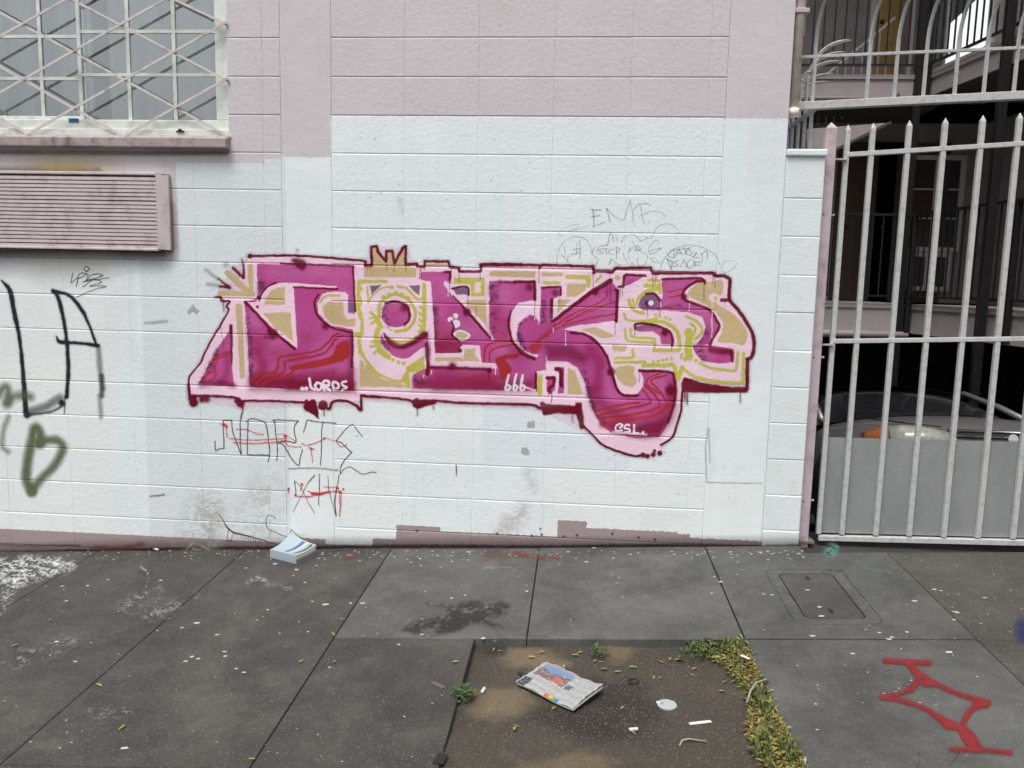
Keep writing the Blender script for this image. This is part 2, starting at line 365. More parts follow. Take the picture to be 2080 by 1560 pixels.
def paint(name, txt, surf='wall', res=0.003, off=0.0013, mat=None, parent=None, split=None, halo=None, envE=WALL_E):
    prims = parse(txt) if isinstance(txt, str) else txt
    if halo:
        extra = []
        for p in prims:
            if tuple(p[1]) == PAL[halo[0]] and p[0] in 'LB': extra.append((p[0], p[1], p[2]*np.array([1, 1, halo[1]]), halo[2], halo[3]))
        prims = extra + prims
    lo = np.min([p[2][:, :2].min(0) - p[2][:, 2].max()/1.0 - p[3]*2 for p in prims], axis=0); hi = np.max([p[2][:, :2].max(0) + p[2][:, 2].max() + p[3]*2 for p in prims], axis=0)
    cor = [(lo[0], lo[1]), (hi[0], lo[1]), (hi[0], hi[1]), (lo[0], hi[1])]
    W = np.array([(at(*c) if surf == 'wall' else gp(*c)) for c in cor]); b = 2 if surf == 'wall' else 1
    a0, a1, b0, b1 = W[:, 0].min(), W[:, 0].max(), W[:, b].min(), W[:, b].max()
    na, nb = int((a1-a0)/res)+2, int((b1-b0)/res)+2
    ga, gb = np.meshgrid(a0 + np.arange(na)*res, b0 + np.arange(nb)*res); ga = ga.ravel(); gb = gb.ravel()
    if surf == 'wall': P = np.stack([ga, wall_relief(ga, gb) - off, gb], 1)
    else: P = np.stack([ga, gb, gz(ga, gb) + off], 1)
    u, v = proj(P)
    C = np.zeros((len(u), 3)); A = np.zeros(len(u))
    for k, p in enumerate(prims):
        m = p[2][:, 2].max() + p[3]*2 + 2 if p[0] != 'P' else p[3]*2+2
        l = p[2][:, :2].min(0)-m; h = p[2][:, :2].max(0)+m
        ix = np.nonzero((u > l[0]) & (u < h[0]) & (v > l[1]) & (v < h[1]))[0]
        if not len(ix): continue
        a = cover(p, u[ix], v[ix], k*0.37+1.0)
        a *= np.clip(0.97 + 0.05*vnoise(u[ix], v[ix], 23.0, k*0.91), 0, 1)
        col = lin(p[1])/envE
        col = col[None, :]*(1 + 0.07*vnoise(u[ix], v[ix], 41.0, 3.3)[:, None] + 0.05*(RNG.random(len(ix))-0.5)[:, None])
        An = a + A[ix]*(1-a)
        C[ix] = np.where(An[:, None] > 1e-6, (col*a[:, None] + C[ix]*(A[ix]*(1-a))[:, None])/np.maximum(An, 1e-6)[:, None], 0)
        A[ix] = An
    id0 = (np.arange(nb-1)[:, None]*na + np.arange(na-1)[None, :]).ravel()
    quads = np.stack([id0, id0+1, id0+na+1, id0+na], 1)
    keep = A[quads].max(1) > 0.05
    quads = quads[keep]
    if surf == 'wall': pass
    cu = u[quads].mean(1); cv = v[quads].mean(1)
    objs = []
    groups = [(name, np.ones(len(quads), bool))] if split is None else [(nm, f(cu, cv)) for nm, f in split]
    taken = np.zeros(len(quads), bool)
    for nm, sel in groups:
        sel = sel & ~taken; taken |= sel
        q = quads[sel]
        if not len(q): continue
        used, inv = np.unique(q, return_inverse=True); q2 = inv.reshape(q.shape)
        me = bpy.data.meshes.new(nm)
        me.vertices.add(len(used)); me.vertices.foreach_set('co', P[used].astype(np.float32).ravel())
        me.loops.add(q2.size); me.loops.foreach_set('vertex_index', q2.astype(np.int32).ravel())
        me.polygons.add(len(q2)); me.polygons.foreach_set('loop_start', np.arange(0, q2.size, 4, dtype=np.int32)); 
        me.update(calc_edges=True); me.validate()
        at_ = me.attributes.new('paint', 'FLOAT_COLOR', 'POINT')
        at_.data.foreach_set('color', np.concatenate([np.clip(C[used], 0, 1), A[used][:, None]], 1).astype(np.float32).ravel())
        me.polygons.foreach_set('use_smooth', np.ones(len(me.polygons), dtype=bool))
        objs.append(link(nm, me, mat or (M_SPRAY if surf == 'wall' else M_MARK), parent))
    return objs

GRAFFITI = '''
# ---- soft pink haze and the pale pink body of the piece
P X P 0 5 0.35: 500,520 600,520 738,529 752,500 822,500 846,535 912,531 930,550 976,548 980,538 1203,541 1325,546 1470,558 1482,566 1482,612 1532,690 1526,730 1516,790 1390,800 1384,830 1374,868 1342,922 1286,926 1200,884 1096,832 736,815 735,828 640,825 492,830 390,812 384,765 452,652 466,612 440,600 470,540
P X P 0 1.2: 506,520 600,520 740,529 742,538 846,536 862,529 912,531 916,543 932,551 976,551 978,538 1097,538 1203,541 1206,547 1250,545 1323,544 1325,554 1450,557 1468,559 1481,566 1479,607 1483,614 1502,635 1525,670 1531,693 1525,728 1514,726 1513,778 1391,768 1386,796 1382,835 1373,867 1363,890 1342,902 1340,919 1309,925 1286,925 1248,913 1223,902 1203,883 1192,871 1184,842 1180,826 1100,826 1075,822 988,819 892,815 831,811 736,803 733,815 640,816 492,812 388,800 384,768 406,736 433,684 453,651 464,628 460,612 449,603 480,595 488,560
# ---- tan fills
P A T 0 6: 690,240 745,240 760,575 400,580 400,525 640,530 700,520
L A T 56 8: 480,330,60 700,545,80
L A T 52 8: 400,545 750,560
P A T 0 3: 560,660 630,660 645,960 665,1440 612,1450 585,1000
P B T 0 3: 500,250 500,80 550,75 650,230 670,105 715,108 735,230 830,80 850,250 965,285 962,382 415,380 415,275
P B T 0 3: 1060,235 1300,238 1310,265 1060,272
P B T 0 3: 370,1240 480,1340 620,1460 800,1500 870,1545 365,1535
P C T 0 5: 590,160 1080,160 1075,232 590,212
P C T 0 5: 1140,172 1370,176 1370,214 1150,216
# ---- first letter, magenta
P A M 0 3: 788,235 1810,264 1830,735 1800,970 1812,1330 1818,1580 1100,1560 712,1530 690,1000 655,640 800,600
P A M 0 3: 512,900 526,1310 548,1530 172,1508 395,1095 490,960
S A K 90 30 0.90 0.22: 830,430 840,560
S A K 60 22 0.90 0.22: 720,1000 725,1250 740,1500
S A K 50 18 0.80 0.22: 690,700 700,1000
S A K 60 20 0.95 0.22: 400,1120 300,1300 200,1480
S A m 110 50 0.75: 800,1180 850,1330 800,1450
P A D 0 40 0.8: 1120,1480 1500,1470 1830,1500 1830,1590 1100,1580
S A D 60 25 0.7: 200,1515 400,1500 545,1525
S A D 40 18 0.7: 880,1010 990,1010
S A m 70 35 0.5: 1150,1420 1400,1400 1600,1380
S A m 160 90 0.5: 760,1000 900,1150 1200,1250
S A m 120 70 0.45: 1560,640 1300,800 1300,1000
S A h 110 60 0.65: 760,1500 1000,1490 1300,1500 1750,1520
S A h 60 30 0.6: 1780,1000 1780,1300 1790,1500
S A h 70 40 0.5: 480,1200 470,1400 400,1490
S A v 130 70 0.6: 950,330 1300,330 1750,330
S A v 90 60 0.5: 1300,560 1250,760 1300,900
S A v 60 40 0.5: 720,760 800,900
P A h 0 80 0.8: 720,1400 1200,1420 1820,1380 1820,1590 720,1570
P A P 0 2.5: 806,612 850,540 900,490 980,450 1100,436 1170,440 1640,478 1630,492 1180,490 1190,700 1218,1130 1180,1132 1000,960 680,645 780,640
P A T 0 4: 862,672 885,600 940,520 1010,490 1085,488 1088,672
P A T 0 4: 850,760 1145,750 1170,1060 1000,930
P A M 0 3: 1180,500 1640,500 1640,560 1440,600 1400,700 1420,900 1220,960
P A P 0 2.5: 1480,560 1540,535 1720,535 1752,570 1752,760 1838,770 1840,830 1885,840 1870,950 1700,910 1560,890 1440,760 1425,660
P A T 0 5: 1480,690 1540,640 1700,635 1705,760 1740,820 1835,815 1830,905 1700,895 1580,870 1500,790
S A L 26 3: 1458,640 1500,590 1580,572 1665,575
P A k 0 6: 1755,640 1820,640 1825,745 1752,750
S A O 22 5: 740,1480 820,1405 960,1385 1010,1330 1020,1240 1080,1215 1400,1165 1520,1090 1590,1010 1660,968
S A O 22 5: 780,1510 860,1440 1000,1412 1080,1370 1080,1280 1130,1258 1450,1200 1560,1130 1610,1040 1690,1000
Q A O 0 7: 1150,1320 1400,1262 1580,1205 1630,1100 1740,1050 1765,1120 1745,1235 1500,1320 1180,1362
S A O 24 6: 820,1540 900,1475 1060,1440 1150,1400 1180,1340
S A O 22 8 0.85: 230,1495 340,1445 352,1370 325,1290 370,1210 510,1162
S A O 20 8 0.85: 270,1400 340,1330 380,1240 500,1190
S A O 20 8 0.8: 215,1450 280,1400 330,1380
# ---- second letter
Q B P 0 3: 360,430 560,410 1080,430 1085,940 1060,1120 1060,1210 900,1330 860,1460 700,1470 520,1360 420,1220 390,1180 360,960
P B k 0 6: 478,468 605,460 560,500 490,570
P B k 0 6: 888,470 1002,465 996,572 935,525
P B L 0 3: 340,405 660,408 660,442 372,448 400,500 372,560 400,640 372,700 400,760 410,830 410,975 380,1030 395,1165 430,1200 400,1200 350,1190 340,1010 305,1000 310,960 370,955 375,840 345,800 330,620
S B L 30 3: 385,1190 450,1280 540,1380 650,1445 760,1480 840,1475
P B L 0 3: 1050,1208 1052,1380 885,1388 905,1545 860,1550 810,1450 860,1365 850,1340 900,1300
S B L 22 3: 450,480 458,640 470,620 520,555 600,500 690,478
B B L 22 2: 708,487 718,1255 775,1275 832,1290
B B L 15 2: 668,918 700,940
S B L 30 3: 770,478 860,500 925,562 980,612 1040,605
S B L 46 3: 1048,460 1050,620 1045,900 1000,962
S B L 34 3: 575,800 568,700 612,625 690,575 760,565 850,592 905,645 950,725 952,800 920,880 850,940 740,952
B B L 26 3: 622,592 680,566 748,552 812,566 872,600
L B L 34 3: 600,905 545,800,34 480,752
L B L 30 3: 590,870 520,805 475,812
L B L 30 3: 590,880 530,850 488,872
S B L 62 3: 580,900 545,980 555,1080 600,1170 675,1222
L B L 28 3: 560,1060 490,1060
L B L 28 3: 555,1110 490,1112
L B L 28 3: 570,1150 518,1185
L B L 30 3: 1050,720 1008,694
L B L 30 3: 1050,800 1000,762
L B L 30 3: 1050,870 1000,828
L B L 30 3: 1050,940 998,890
Q B M 0 3: 600,770 620,690 680,640 760,628 840,660 892,730 890,820 840,885 750,912 660,885 610,830
S B K 60 28 0.90 0.22: 625,720 620,790 660,870
B B D 46 28 0.85: 842,705
S B D 26 5: 640,655 740,636 850,670 892,740 886,830 840,880
L B O 10 6 0.8: 690,780 830,720
Q B M 0 3: 588,985 640,1050 760,1110 880,1082 1000,1020 1082,960 1088,1100 1000,1140 900,1222 830,1242 730,1212 640,1130 592,1060
S B K 50 22 0.80 0.22: 610,1060 660,1130
S B L 30 4: 650,1010 760,1062 880,1052 960,1012
S B D 50 14: 622,972,20 680,1060 800,1112 930,1072 1050,985,70
# ---- third and fourth letters
P C M 0 3: -144,244 -124,169 170,165 590,262 1068,266 1100,430 1150,330 1345,330 1350,420 1270,450 1250,660 1880,255 1945,345 1945,705 1420,820 1700,880 1850,1050 1900,1300 1700,1500 1090,1430 700,1420 -214,1400 -214,1250 -60,1180 -10,1160 -34,274
S C v 90 50 0.6: 0,230 90,260 120,400
S C v 110 60 0.55: 740,340 760,460 740,560
S C v 80 50 0.5: 260,720 420,800 480,860
P C h 0 90 0.7: -20,820 260,900 420,1000 0,1100
S C v 80 50 0.6: 1500,620 1700,520 1880,440
P C P 0 2.5: 190,130 592,130 592,760 645,890 605,880 560,800 400,630 210,430 110,300 125,262 190,300
P C P 0 2.5: 592,130 1680,130 1870,190 1880,250 1258,685 1238,650 1275,450 1355,420 1345,330 1140,325 1125,700 1070,625 1000,640 920,720 890,800 920,940 990,1010 1110,1032 1105,1062 1070,1082 920,1010 840,890 812,760 830,590 900,495 1072,462 1085,275 1000,258 592,258
P C T 0 5: 590,160 1080,160 1075,232 590,215
P C T 0 5: 1140,172 1370,176 1370,214 1150,216
P C T 0 5: 430,462 562,462 562,735 460,625 330,475
P C L 0 3: 215,230 545,228 545,425 400,425 392,300 215,292
P C P 0 2: 440,275 505,275 502,390 438,386
P C k 0 5: 205,345 350,332 382,352 372,412 245,405
P C T 0 5: 1410,290 1612,290 1612,360 1500,432 1410,432
P C T 0 5: 1315,462 1455,462 1310,600
L C L 36 3: 1170,283 1330,283
P C L 0 3: 1395,198 1650,200 1672,240 1660,330 1625,345 1612,250 1395,242
L C L 30 3: 1722,270 1772,212
S C K 70 28 0.95 0.22: 620,330 620,500 640,800
S C K 60 30 0.80 0.22: 680,300 660,430
S C K 70 25 0.90 0.22: 20,560 20,760 20,980
S C K 50 18 0.90 0.22: 1160,345 1165,500 1160,720
S C O 120 60 0.45: 60,760 160,860 60,960
S C m 160 60 0.7: 0,1010 130,960 260,940
Q C M 0 4: 888,770 950,665 1060,628 1110,720 1240,700 1320,770 1200,1000 1060,1035 980,1000 900,890
S C K 60 25 1.00 0.22: 1040,640 930,720 910,850 960,980
Q C O 0 25 0.85: 1010,960 1120,860 1230,770 1300,740 1260,800 1180,900 1110,1010 1050,1035
S C O 15 5: 1260,745 1500,600 1740,500 1830,430 1830,375
S C O 15 5: 1300,775 1600,590 1920,485
S C O 16 6: 1370,745 1640,660 1920,612
S C O 10 5: 1270,730 1500,650 1780,540
Q C P 0 2.5: 1378,780 1480,742 1700,715 1950,700 2000,900 1950,1000 1860,1010 1780,920 1650,830 1500,790 1400,805
P C T 0 5: 1560,772 1725,752 1935,850 1785,872
P C P 0 2.5: -10,1030 300,1025 285,965 320,935 490,945 512,1128 660,1135 672,1190 -10,1162
P C T 0 5: -10,1070 320,1070 330,982 452,982 435,1030 492,1112 -10,1112
S C O 20 5: 540,1110 548,985 640,912 830,905
S C O 20 5: 595,1115 600,1015 690,965 880,930
Q C O 0 6: 650,1090 740,1050 940,1020 860,1090 770,1095 830,1210 720,1310 690,1170
Q C O 0 30 0.7: 300,1290 560,1250 720,1270 600,1350 300,1380
S C K 90 40 0.80 0.22: -180,1330 -60,1340
P C D 0 40 0.6: 0,1370 700,1360 760,1420 0,1420
L B P 40 3: 1100,440 1130,900 1145,1290
P C P 0 2.5: 1190,1040 1212,1100 1400,1105 1520,1180 1600,1320 1660,1560 1100,1540 1090,1220 1190,1200
P C M 0 3: 1330,1170 1385,1175 1382,1455 1315,1455
P C M 0 3: 1195,1265 1292,1270 1285,1425 1200,1440
P C T 0 4: 1422,1172 1500,1222 1582,1462 1418,1462
P C L 0 3: 1108,1255 1155,1255 1152,1470 1100,1475
Q C W 0 2: 215,835 240,790 300,782 370,810 392,845 350,885 270,890
Q C T 0 4: 240,835 270,805 330,808 368,842 330,868 260,862
B C W 28 2: 180,670 238,634
B C W 44 2: 240,716
P C h 0 70 0.75: -214,1290 300,1270 700,1310 1080,1300 1080,1430 -214,1410
P C m 0 80 0.6: 0,1180 600,1200 640,1420 0,1420
S C m 120 60 0.5: 680,560 640,760 700,860
S C m 100 60 0.45: 760,700 780,880 900,1040
S C m 140 70 0.5: 1300,1000 1500,960 1640,1000
# ---- the long tail and the fifth letter
P E M 0 3: 1350,530 1700,550 1722,640 1722,850 1660,1080 1550,1242 1300,1252 1050,1192 940,1112 850,950 800,780 740,560 690,480 580,440 372,432 360,330 300,220 560,100 780,150 900,240 1010,380 1070,560 1100,700 1180,800 1320,792 1385,700 1380,600
P E D 0 60 0.75: 340,250 620,260 820,380 760,470 560,420 370,420
S E K 60 26 0.95 0.22: 760,560 800,700 850,900 960,1080
S E m 120 50 0.7: 830,300 930,480 900,700
P E D 0 60 0.8: 960,1080 1200,1110 1500,1060 1680,1000 1560,1230 1300,1240 1080,1190
S E h 130 70 0.6: 860,760 960,900 1200,1050
S E h 110 60 0.65: 1690,700 1680,900 1600,1100 1400,1200
S E v 70 50 0.6: 1000,560 1040,760 1180,860
S E v 70 45 0.6: 1480,620 1600,700 1560,820
S E O 26 8: 900,1010 1100,960 1400,900 1460,870
S E O 22 7: 900,960 1080,910 1350,870
S E O 24 7: 930,1040 1200,1010 1450,960 1560,900 1500,780 1400,690
S E O 20 6: 1620,850 1560,750 1470,655 1500,620 1640,580
S E O 18 6: 1600,800 1500,740 1420,670 1450,610 1560,570
S E O 18 6: 1470,860 1420,780 1360,720
S E O 60 30 0.8: 950,1110 1200,1060 1500,1010 1680,880
Q E P 0 2.5: 1080,470 1370,480 1350,545 1388,620 1370,720 1290,785 1190,785 1110,690 1090,600
P E P 0 3: 1370,480 1350,530 1700,545 1720,470
Q E T 0 9: 1112,500 1280,488 1290,580 1322,640 1280,702 1190,692 1105,600
P D M 0 3: 560,205 790,195 700,262 562,325
P D M 0 3: 960,240 1390,235 1400,262 1290,290 1200,360 1190,430 1220,470 1450,560 1540,680 1552,780 1480,900 1470,938 1322,936 1390,850 1420,750 1390,650 1250,595 1000,578 750,572 708,520 728,460 790,402 870,392 950,470 965,440
S D v 60 40 0.6: 1030,300 1150,300 1160,340
S D v 60 40 0.6: 1280,560 1430,620 1500,720
S D v 40 30 0.6: 600,230 700,225
Q D k 0 8: 720,500 760,420 850,400 920,450 900,540 780,560
S D O 12 5: 1020,380 1170,350
S D O 14 6: 1030,440 1170,410
S D K 40 20 0.80 0.22: 860,555 1000,545 1150,530
S D K 55 18 0.80 0.22: 1440,770 1420,860 1370,920
P D M 0 3: 672,745 800,722 950,742 1040,792 1072,870 1062,938 950,930 940,850 870,800 700,798
S D k 36 12: 700,770 800,745 900,760
Q D M 0 3: 1300,940 1500,948 1700,990 1712,1110 1600,1132 1450,1122 1350,1072 1302,1000
S D K 70 30 1.00 0.22: 1330,960 1400,1080
S D D 60 20 0.9: 1480,990 1600,1010 1690,1010
Q D T 0 5: 1240,380 1330,292 1480,270 1600,262 1600,390 1560,440 1540,500 1700,600 1832,740 1862,850 1820,942 1700,920 1550,902 1590,800 1600,700 1500,570 1350,480 1260,430
Q D P 0 3: 1455,430 1480,400 1530,400 1575,430 1560,475 1500,480 1465,470
B D L 24 5: 1530,448
P D T 0 4: 430,935 592,950 572,1008 440,1002
S D L 34 3: 820,255 930,262
S D L 50 3: 792,312 930,322
S D L 40 3: 935,300 942,382
S D L 36 3: 930,350 830,362 750,402 712,450
S D L 36 3: 612,462 628,525 680,582 765,602
L D L 26 3: 652,462 662,525
L D L 26 3: 702,452 690,515
S D L 28 3: 560,612 580,662 650,686 800,682 900,655
B D L 18 3: 892,620 940,642 1000,650 1040,670
S D L 40 3: 780,690 950,695 1050,735 1122,802 1142,900 1130,992 870,996
S D L 30 3: 880,985 882,892 840,870 660,860 632,822 632,772
S D L 28 3: 570,772 582,872 640,902 860,912
S D L 32 3: 1222,642 1320,690 1382,762 1372,822 1312,882
S D L 30 3: 1262,712 1312,762 1292,842
S D L 80 3: 1240,800 1250,880 1235,980 1250,1070
L D L 30 3: 1170,1040 1165,1080
B D L 24 3: 1205,1090
B D L 20 3: 1320,1105 1362,1136
S D L 34 3: 1390,1150 1500,1190 1640,1206 1740,1200 1758,1060 1760,1022
L D L 36 3: 1822,1032 1815,1335
S D L 38 3: 1815,1340 1700,1342 1500,1322 1300,1272 1170,1182
L D L 50 3: 1172,1182 1130,1290
L D L 32 3: 470,1080 640,1076 662,1060 650,992
L D L 32 3: 462,1125 780,1120
S D L 45 3: 760,1156 1000,1156 1080,1152 1112,1250 1140,1300
B D L 18 3: 870,1122 920,1112 965,1102 1010,1096 1060,1082
B C L 28 4: 1945,230
# ---- maroon outlines, first letter
S A D 24 3.5: 710,158 1180,152 1500,172 1900,205
L A D 24 3.5: 1900,205 1938,212 1932,258 1995,256
B A D 26 3: 718,158
Q A D 0 22: 1150,190 1240,180 1310,220 1300,290 1250,305 1190,260
L A D 18 4: 1040,235 1340,245 1805,264
L A D 22 3.5: 1805,264 1815,500 1828,735
S A D 20 3.5: 815,622 838,560 900,482 985,440
L A D 28 3.5: 665,640 800,780 930,930 1190,1135
Q A D 0 22: 900,930 990,930 1010,990 960,1040 910,990
L A D 30 5: 515,890,30 520,1000,30 525,1310,12
L A D 20 3: 1180,485 1640,505
S A D 20 4: 1440,560 1398,650 1420,770 1490,850 1600,920 1795,965
L A D 22 4: 1795,965 1802,1100 1790,1330
B A D 40 24: 1515,895
L A D 8 4 0.8: 1210,90 1225,95
L A D 22 6: 380,390,6 500,490,32
L A D 18 6: 400,475,20 500,490,24
L A D 24 6: 540,285,28 650,388,30
S A D 16 6: 632,190,8 652,290,22 645,385,26
S A b 30 25 0.35: 250,300 380,400
S A b 30 25 0.35: 270,450 390,470
B A b 30 28 0.25: 460,250
B A D 16 3: 795,692
S A D 20 3.5: 340,585,8 405,590 420,630 500,632 470,690 492,722 440,830 330,1010 250,1160 190,1290 85,1420 72,1500 70,1570
L A D 5 2: 430,640 440,735
L A D 5 2: 405,900 445,1140
B A D 22 3: 808,598
# ---- bottom outline
B F D 46 10: 110,880 120,920
S F D 26 6: 70,740 85,860 180,852 340,855 540,870 600,890
B F D 34 16: 210,885 260,885
B F D 40 8: 590,905 615,935
P F D 0 8: 600,900 652,910 645,1000 600,960
S F D 24 4: 640,930 655,905 800,906 1000,908 1270,922 1310,902 1330,925
B F D 42 10: 1325,965 1375,930
P F D 0 7: 1290,930 1400,890 1440,1000 1440,1100 1400,1060 1300,1000
Q F D 0 6: 1440,930 1480,900 1530,920 1535,980 1490,1000 1445,985
S F D 26 4: 1540,990 1562,985 1590,915 1720,905 1810,940 1850,960 1870,995 1890,985 1890,850
L F D 26 5: 1890,850 2080,868
L G D 24 5: 190,850 480,872 660,892 720,915
P G D 0 9: 705,905 760,868 795,890 940,888 985,905 955,940 850,965 770,992 722,970
S G D 26 7: 960,902 1200,925 1500,935 1950,945 2055,978
L F D 6 2: 640,1000 622,1080
L F D 6 2: 1498,1000 1498,1060
L G D 6 2: 768,980 768,1060
L G D 5 2: 938,960 938,990
# ---- crown and top edge
L B D 27 3.5: 425,255 495,255 490,60 545,55 562,115 645,215 650,102 710,104 735,235 822,68 852,55 852,245 970,240 975,265 1050,270 1055,212 1300,216 1322,275 1415,280 1420,320 1645,320 1652,246 1760,242 2080,246
L C D 28 3.5: 500,96 1100,96 1130,105 1160,95 1680,112 1695,150
L C D 22 3: 1130,100 1122,130
L D D 30 4: 230,110 240,160 440,166 470,130 840,125 862,182 1500,182
P D D 0 4: 365,165 445,165 430,190 385,190
B D D 20 4: 240,175 880,180 920,180 1510,205
# ---- inner outlines
L B D 36 6: 1075,1090 1090,1310 1082,1400
L B D 30 12 0.95: 1100,1330 1745,1352
B B D 44 30: 1345,1320
B B D 28 5: 1735,1365
L C D 25 4: 120,168 180,172 174,245
S C D 22 4: 200,345 300,325 368,338 375,410
L C D 26 4: 210,420,14 330,550 600,862
B C D 46 24: 355,590
S C D 22 4: 190,690 216,755 200,830 275,900
B C D 22 5: 285,1000
S C D 24 4: 818,580,14 795,700 830,880 930,1025 1065,1092
S C m 30 12: 700,268 860,282
L C D 30 6: 860,272 1070,272 1075,462
B C D 40 35 0.9: 1020,330
S C D 22 4: 1150,335 1330,326 1345,345 1345,410
B C D 36 28 0.85: 1290,390
L C D 30 5: 1252,460 1250,650
L C D 40 5: 1262,690,30 1650,395 1870,262,50
B C D 34 22: 1705,375
L C D 26 4: 1925,360 1952,365 1932,690
B C D 20 4: 1932,685
L C D 26 4: 1085,1240 1085,1420
S C D 40 8: 1300,1195 1345,1215 1352,1370
S C D 34 6: 1205,1290 1275,1290 1268,1360 1225,1400 1235,1440
L D D 24 4: 500,325 550,325 560,212 585,196 790,208
L D D 24 4: 962,245 1375,232 1410,262 1412,285
S D D 28 4: 1405,262 1300,282 1205,350 1180,412 1222,472 1450,562 1540,682 1562,755 1500,870 1470,935
S D D 24 4: 790,402 870,396 922,442 952,485
L D D 28 4: 490,360 480,690
S D D 26 4: 675,770 682,722 800,716 950,752 1042,802 1072,872 1066,945
B D D 40 22: 990,812
S D D 28 4: 722,1212 1040,1226 1092,1300 1100,1480 1080,1540
S D D 28 4: 0,812 150,830 270,912 370,1052 430,1230 480,1392 560,1472 705,1470
B D D 46 22: 422,1225 
B D D 60 30: 1052,1420
B D D 34 22: 1196,430
B D D 34 20: 255,375
B D D 32 6: 812,502
B D W 28 4: 842,496
L D D 34 5: 1500,185 1540,215 1612,205 1675,242 1668,465
L D D 34 7: 1590,465 1672,470
S D D 34 6: 1672,470 1780,592 1892,772 1932,900 1912,1050 1862,1092
L D D 34 6: 1862,1092 1858,1400
P D D 0 8: 1160,1345 1190,1280 1220,1285 1400,1340 1700,1382 1865,1378 1862,1440 1500,1445 1170,1440
L D D 30 8: 1690,1000 1700,1105
S E D 24 4: -10,215 60,290 150,362 240,402
S E D 22 5: 0,890 200,896 300,930
P E D 0 9: 290,880 320,855 360,885 660,902 672,868 735,870 752,980 765,1150 720,1152 680,1000 500,985 330,1005
S E D 22 4: 760,1125 850,1212 950,1310 1080,1372 1280,1432 1400,1422
B E D 26 5: 1385,1425 1430,1435 1490,1420 1560,1405
B E D 20 5: 1505,1385
S E D 22 4: 1570,1320 1690,1242 1732,1130 1782,960 1800,740
S E D 26 8: 1722,640 1722,850 1650,1080
# ---- white lettering on the piece
L F W 26 3: 1345,670 1358,765 1400,788
B F W 22 4: 1268,780 1308,776
S F W 24 3: 1425,715 1405,750 1435,790 1470,770 1460,725 1425,712
S F W 28 3: 1500,790 1492,705 1545,700 1545,742 1505,748 1562,792
S F W 26 3: 1600,785 1592,712 1640,722 1652,765 1600,787
S F W 22 3: 1732,700 1690,712 1700,742 1735,765 1690,792
S C W 24 3: 795,1262 765,1400 790,1415 815,1385 790,1365 770,1380
S C W 24 3: 875,1250 848,1400 870,1415 890,1385 868,1362 850,1380
S C W 24 3: 945,1260 922,1400 948,1415 968,1385 945,1365 928,1380
S C P 20 5 0.8: 980,1390 1040,1410 1080,1420
S E W 20 3: 1140,1140 1165,1110 1130,1095 1095,1130 1110,1175 1160,1165
S E W 20 3: 1240,1110 1205,1105 1190,1140 1235,1150 1240,1180 1190,1185
L E W 20 3: 1290,1108 1285,1190 1330,1195
B E W 15 4: 1385,1188
L E P 22 8 0.8: 1070,1185 1420,1210
'''
DRIPS = ['A 1925,256,290 1955,270,305 1995,262,300', 'B 652,240,310 730,240,328 858,250,330 1002,275,400 1016,275,370 1052,270,310 1318,400,520 1342,280,325 1420,320,430 1643,325,405 845,870,920 1510,560,690 1735,1380,1450',
         'C 1118,125,290 1075,470,640 1340,410,495 1692,150,325 1246,650,730 450,530,650 587,1200,1295 1216,1440,1490 1255,1440,1550', 'D 378,310,410 408,300,465 425,300,490 522,330,442 545,330,420 865,190,325 890,190,290 906,190,250 1405,280,470 1500,210,280 1520,220,330 1625,480,530 468,690,825 676,770,848 808,520,650 938,480,620 1063,945,1000 725,1225,1340 1205,1430,1510 1228,1430,1560 1790,1440,1540 410,185,220', 'E 420,740,870 640,1000,1070 1828,740,830 1852,740,885']
WDRIPS = ['C 160,300,420 200,360,410 1115,620,720 1075,640,670 1270,760,800 1400,800,945 1215,1160,1225 1325,1240,1380 1300,1400,1450 660,1185,1250', 'D 1250,500,580 950,480,545 1490,480,860 1460,270,340', 'G 920,580,625 835,630,660 215,500,570 1250,400,460 1445,510,555 1595,580,625']
for col, src in (('D', DRIPS), ('W', WDRIPS)):
    for row in src:
        t_ = row.split()
        for d_ in t_[1:]:
            x_, a_, b_ = d_.split(',')
            GRAFFITI += f'L {t_[0]} {col} 7 2.2 0.9: {x_},{a_} {float(x_)-3},{b_}\n'

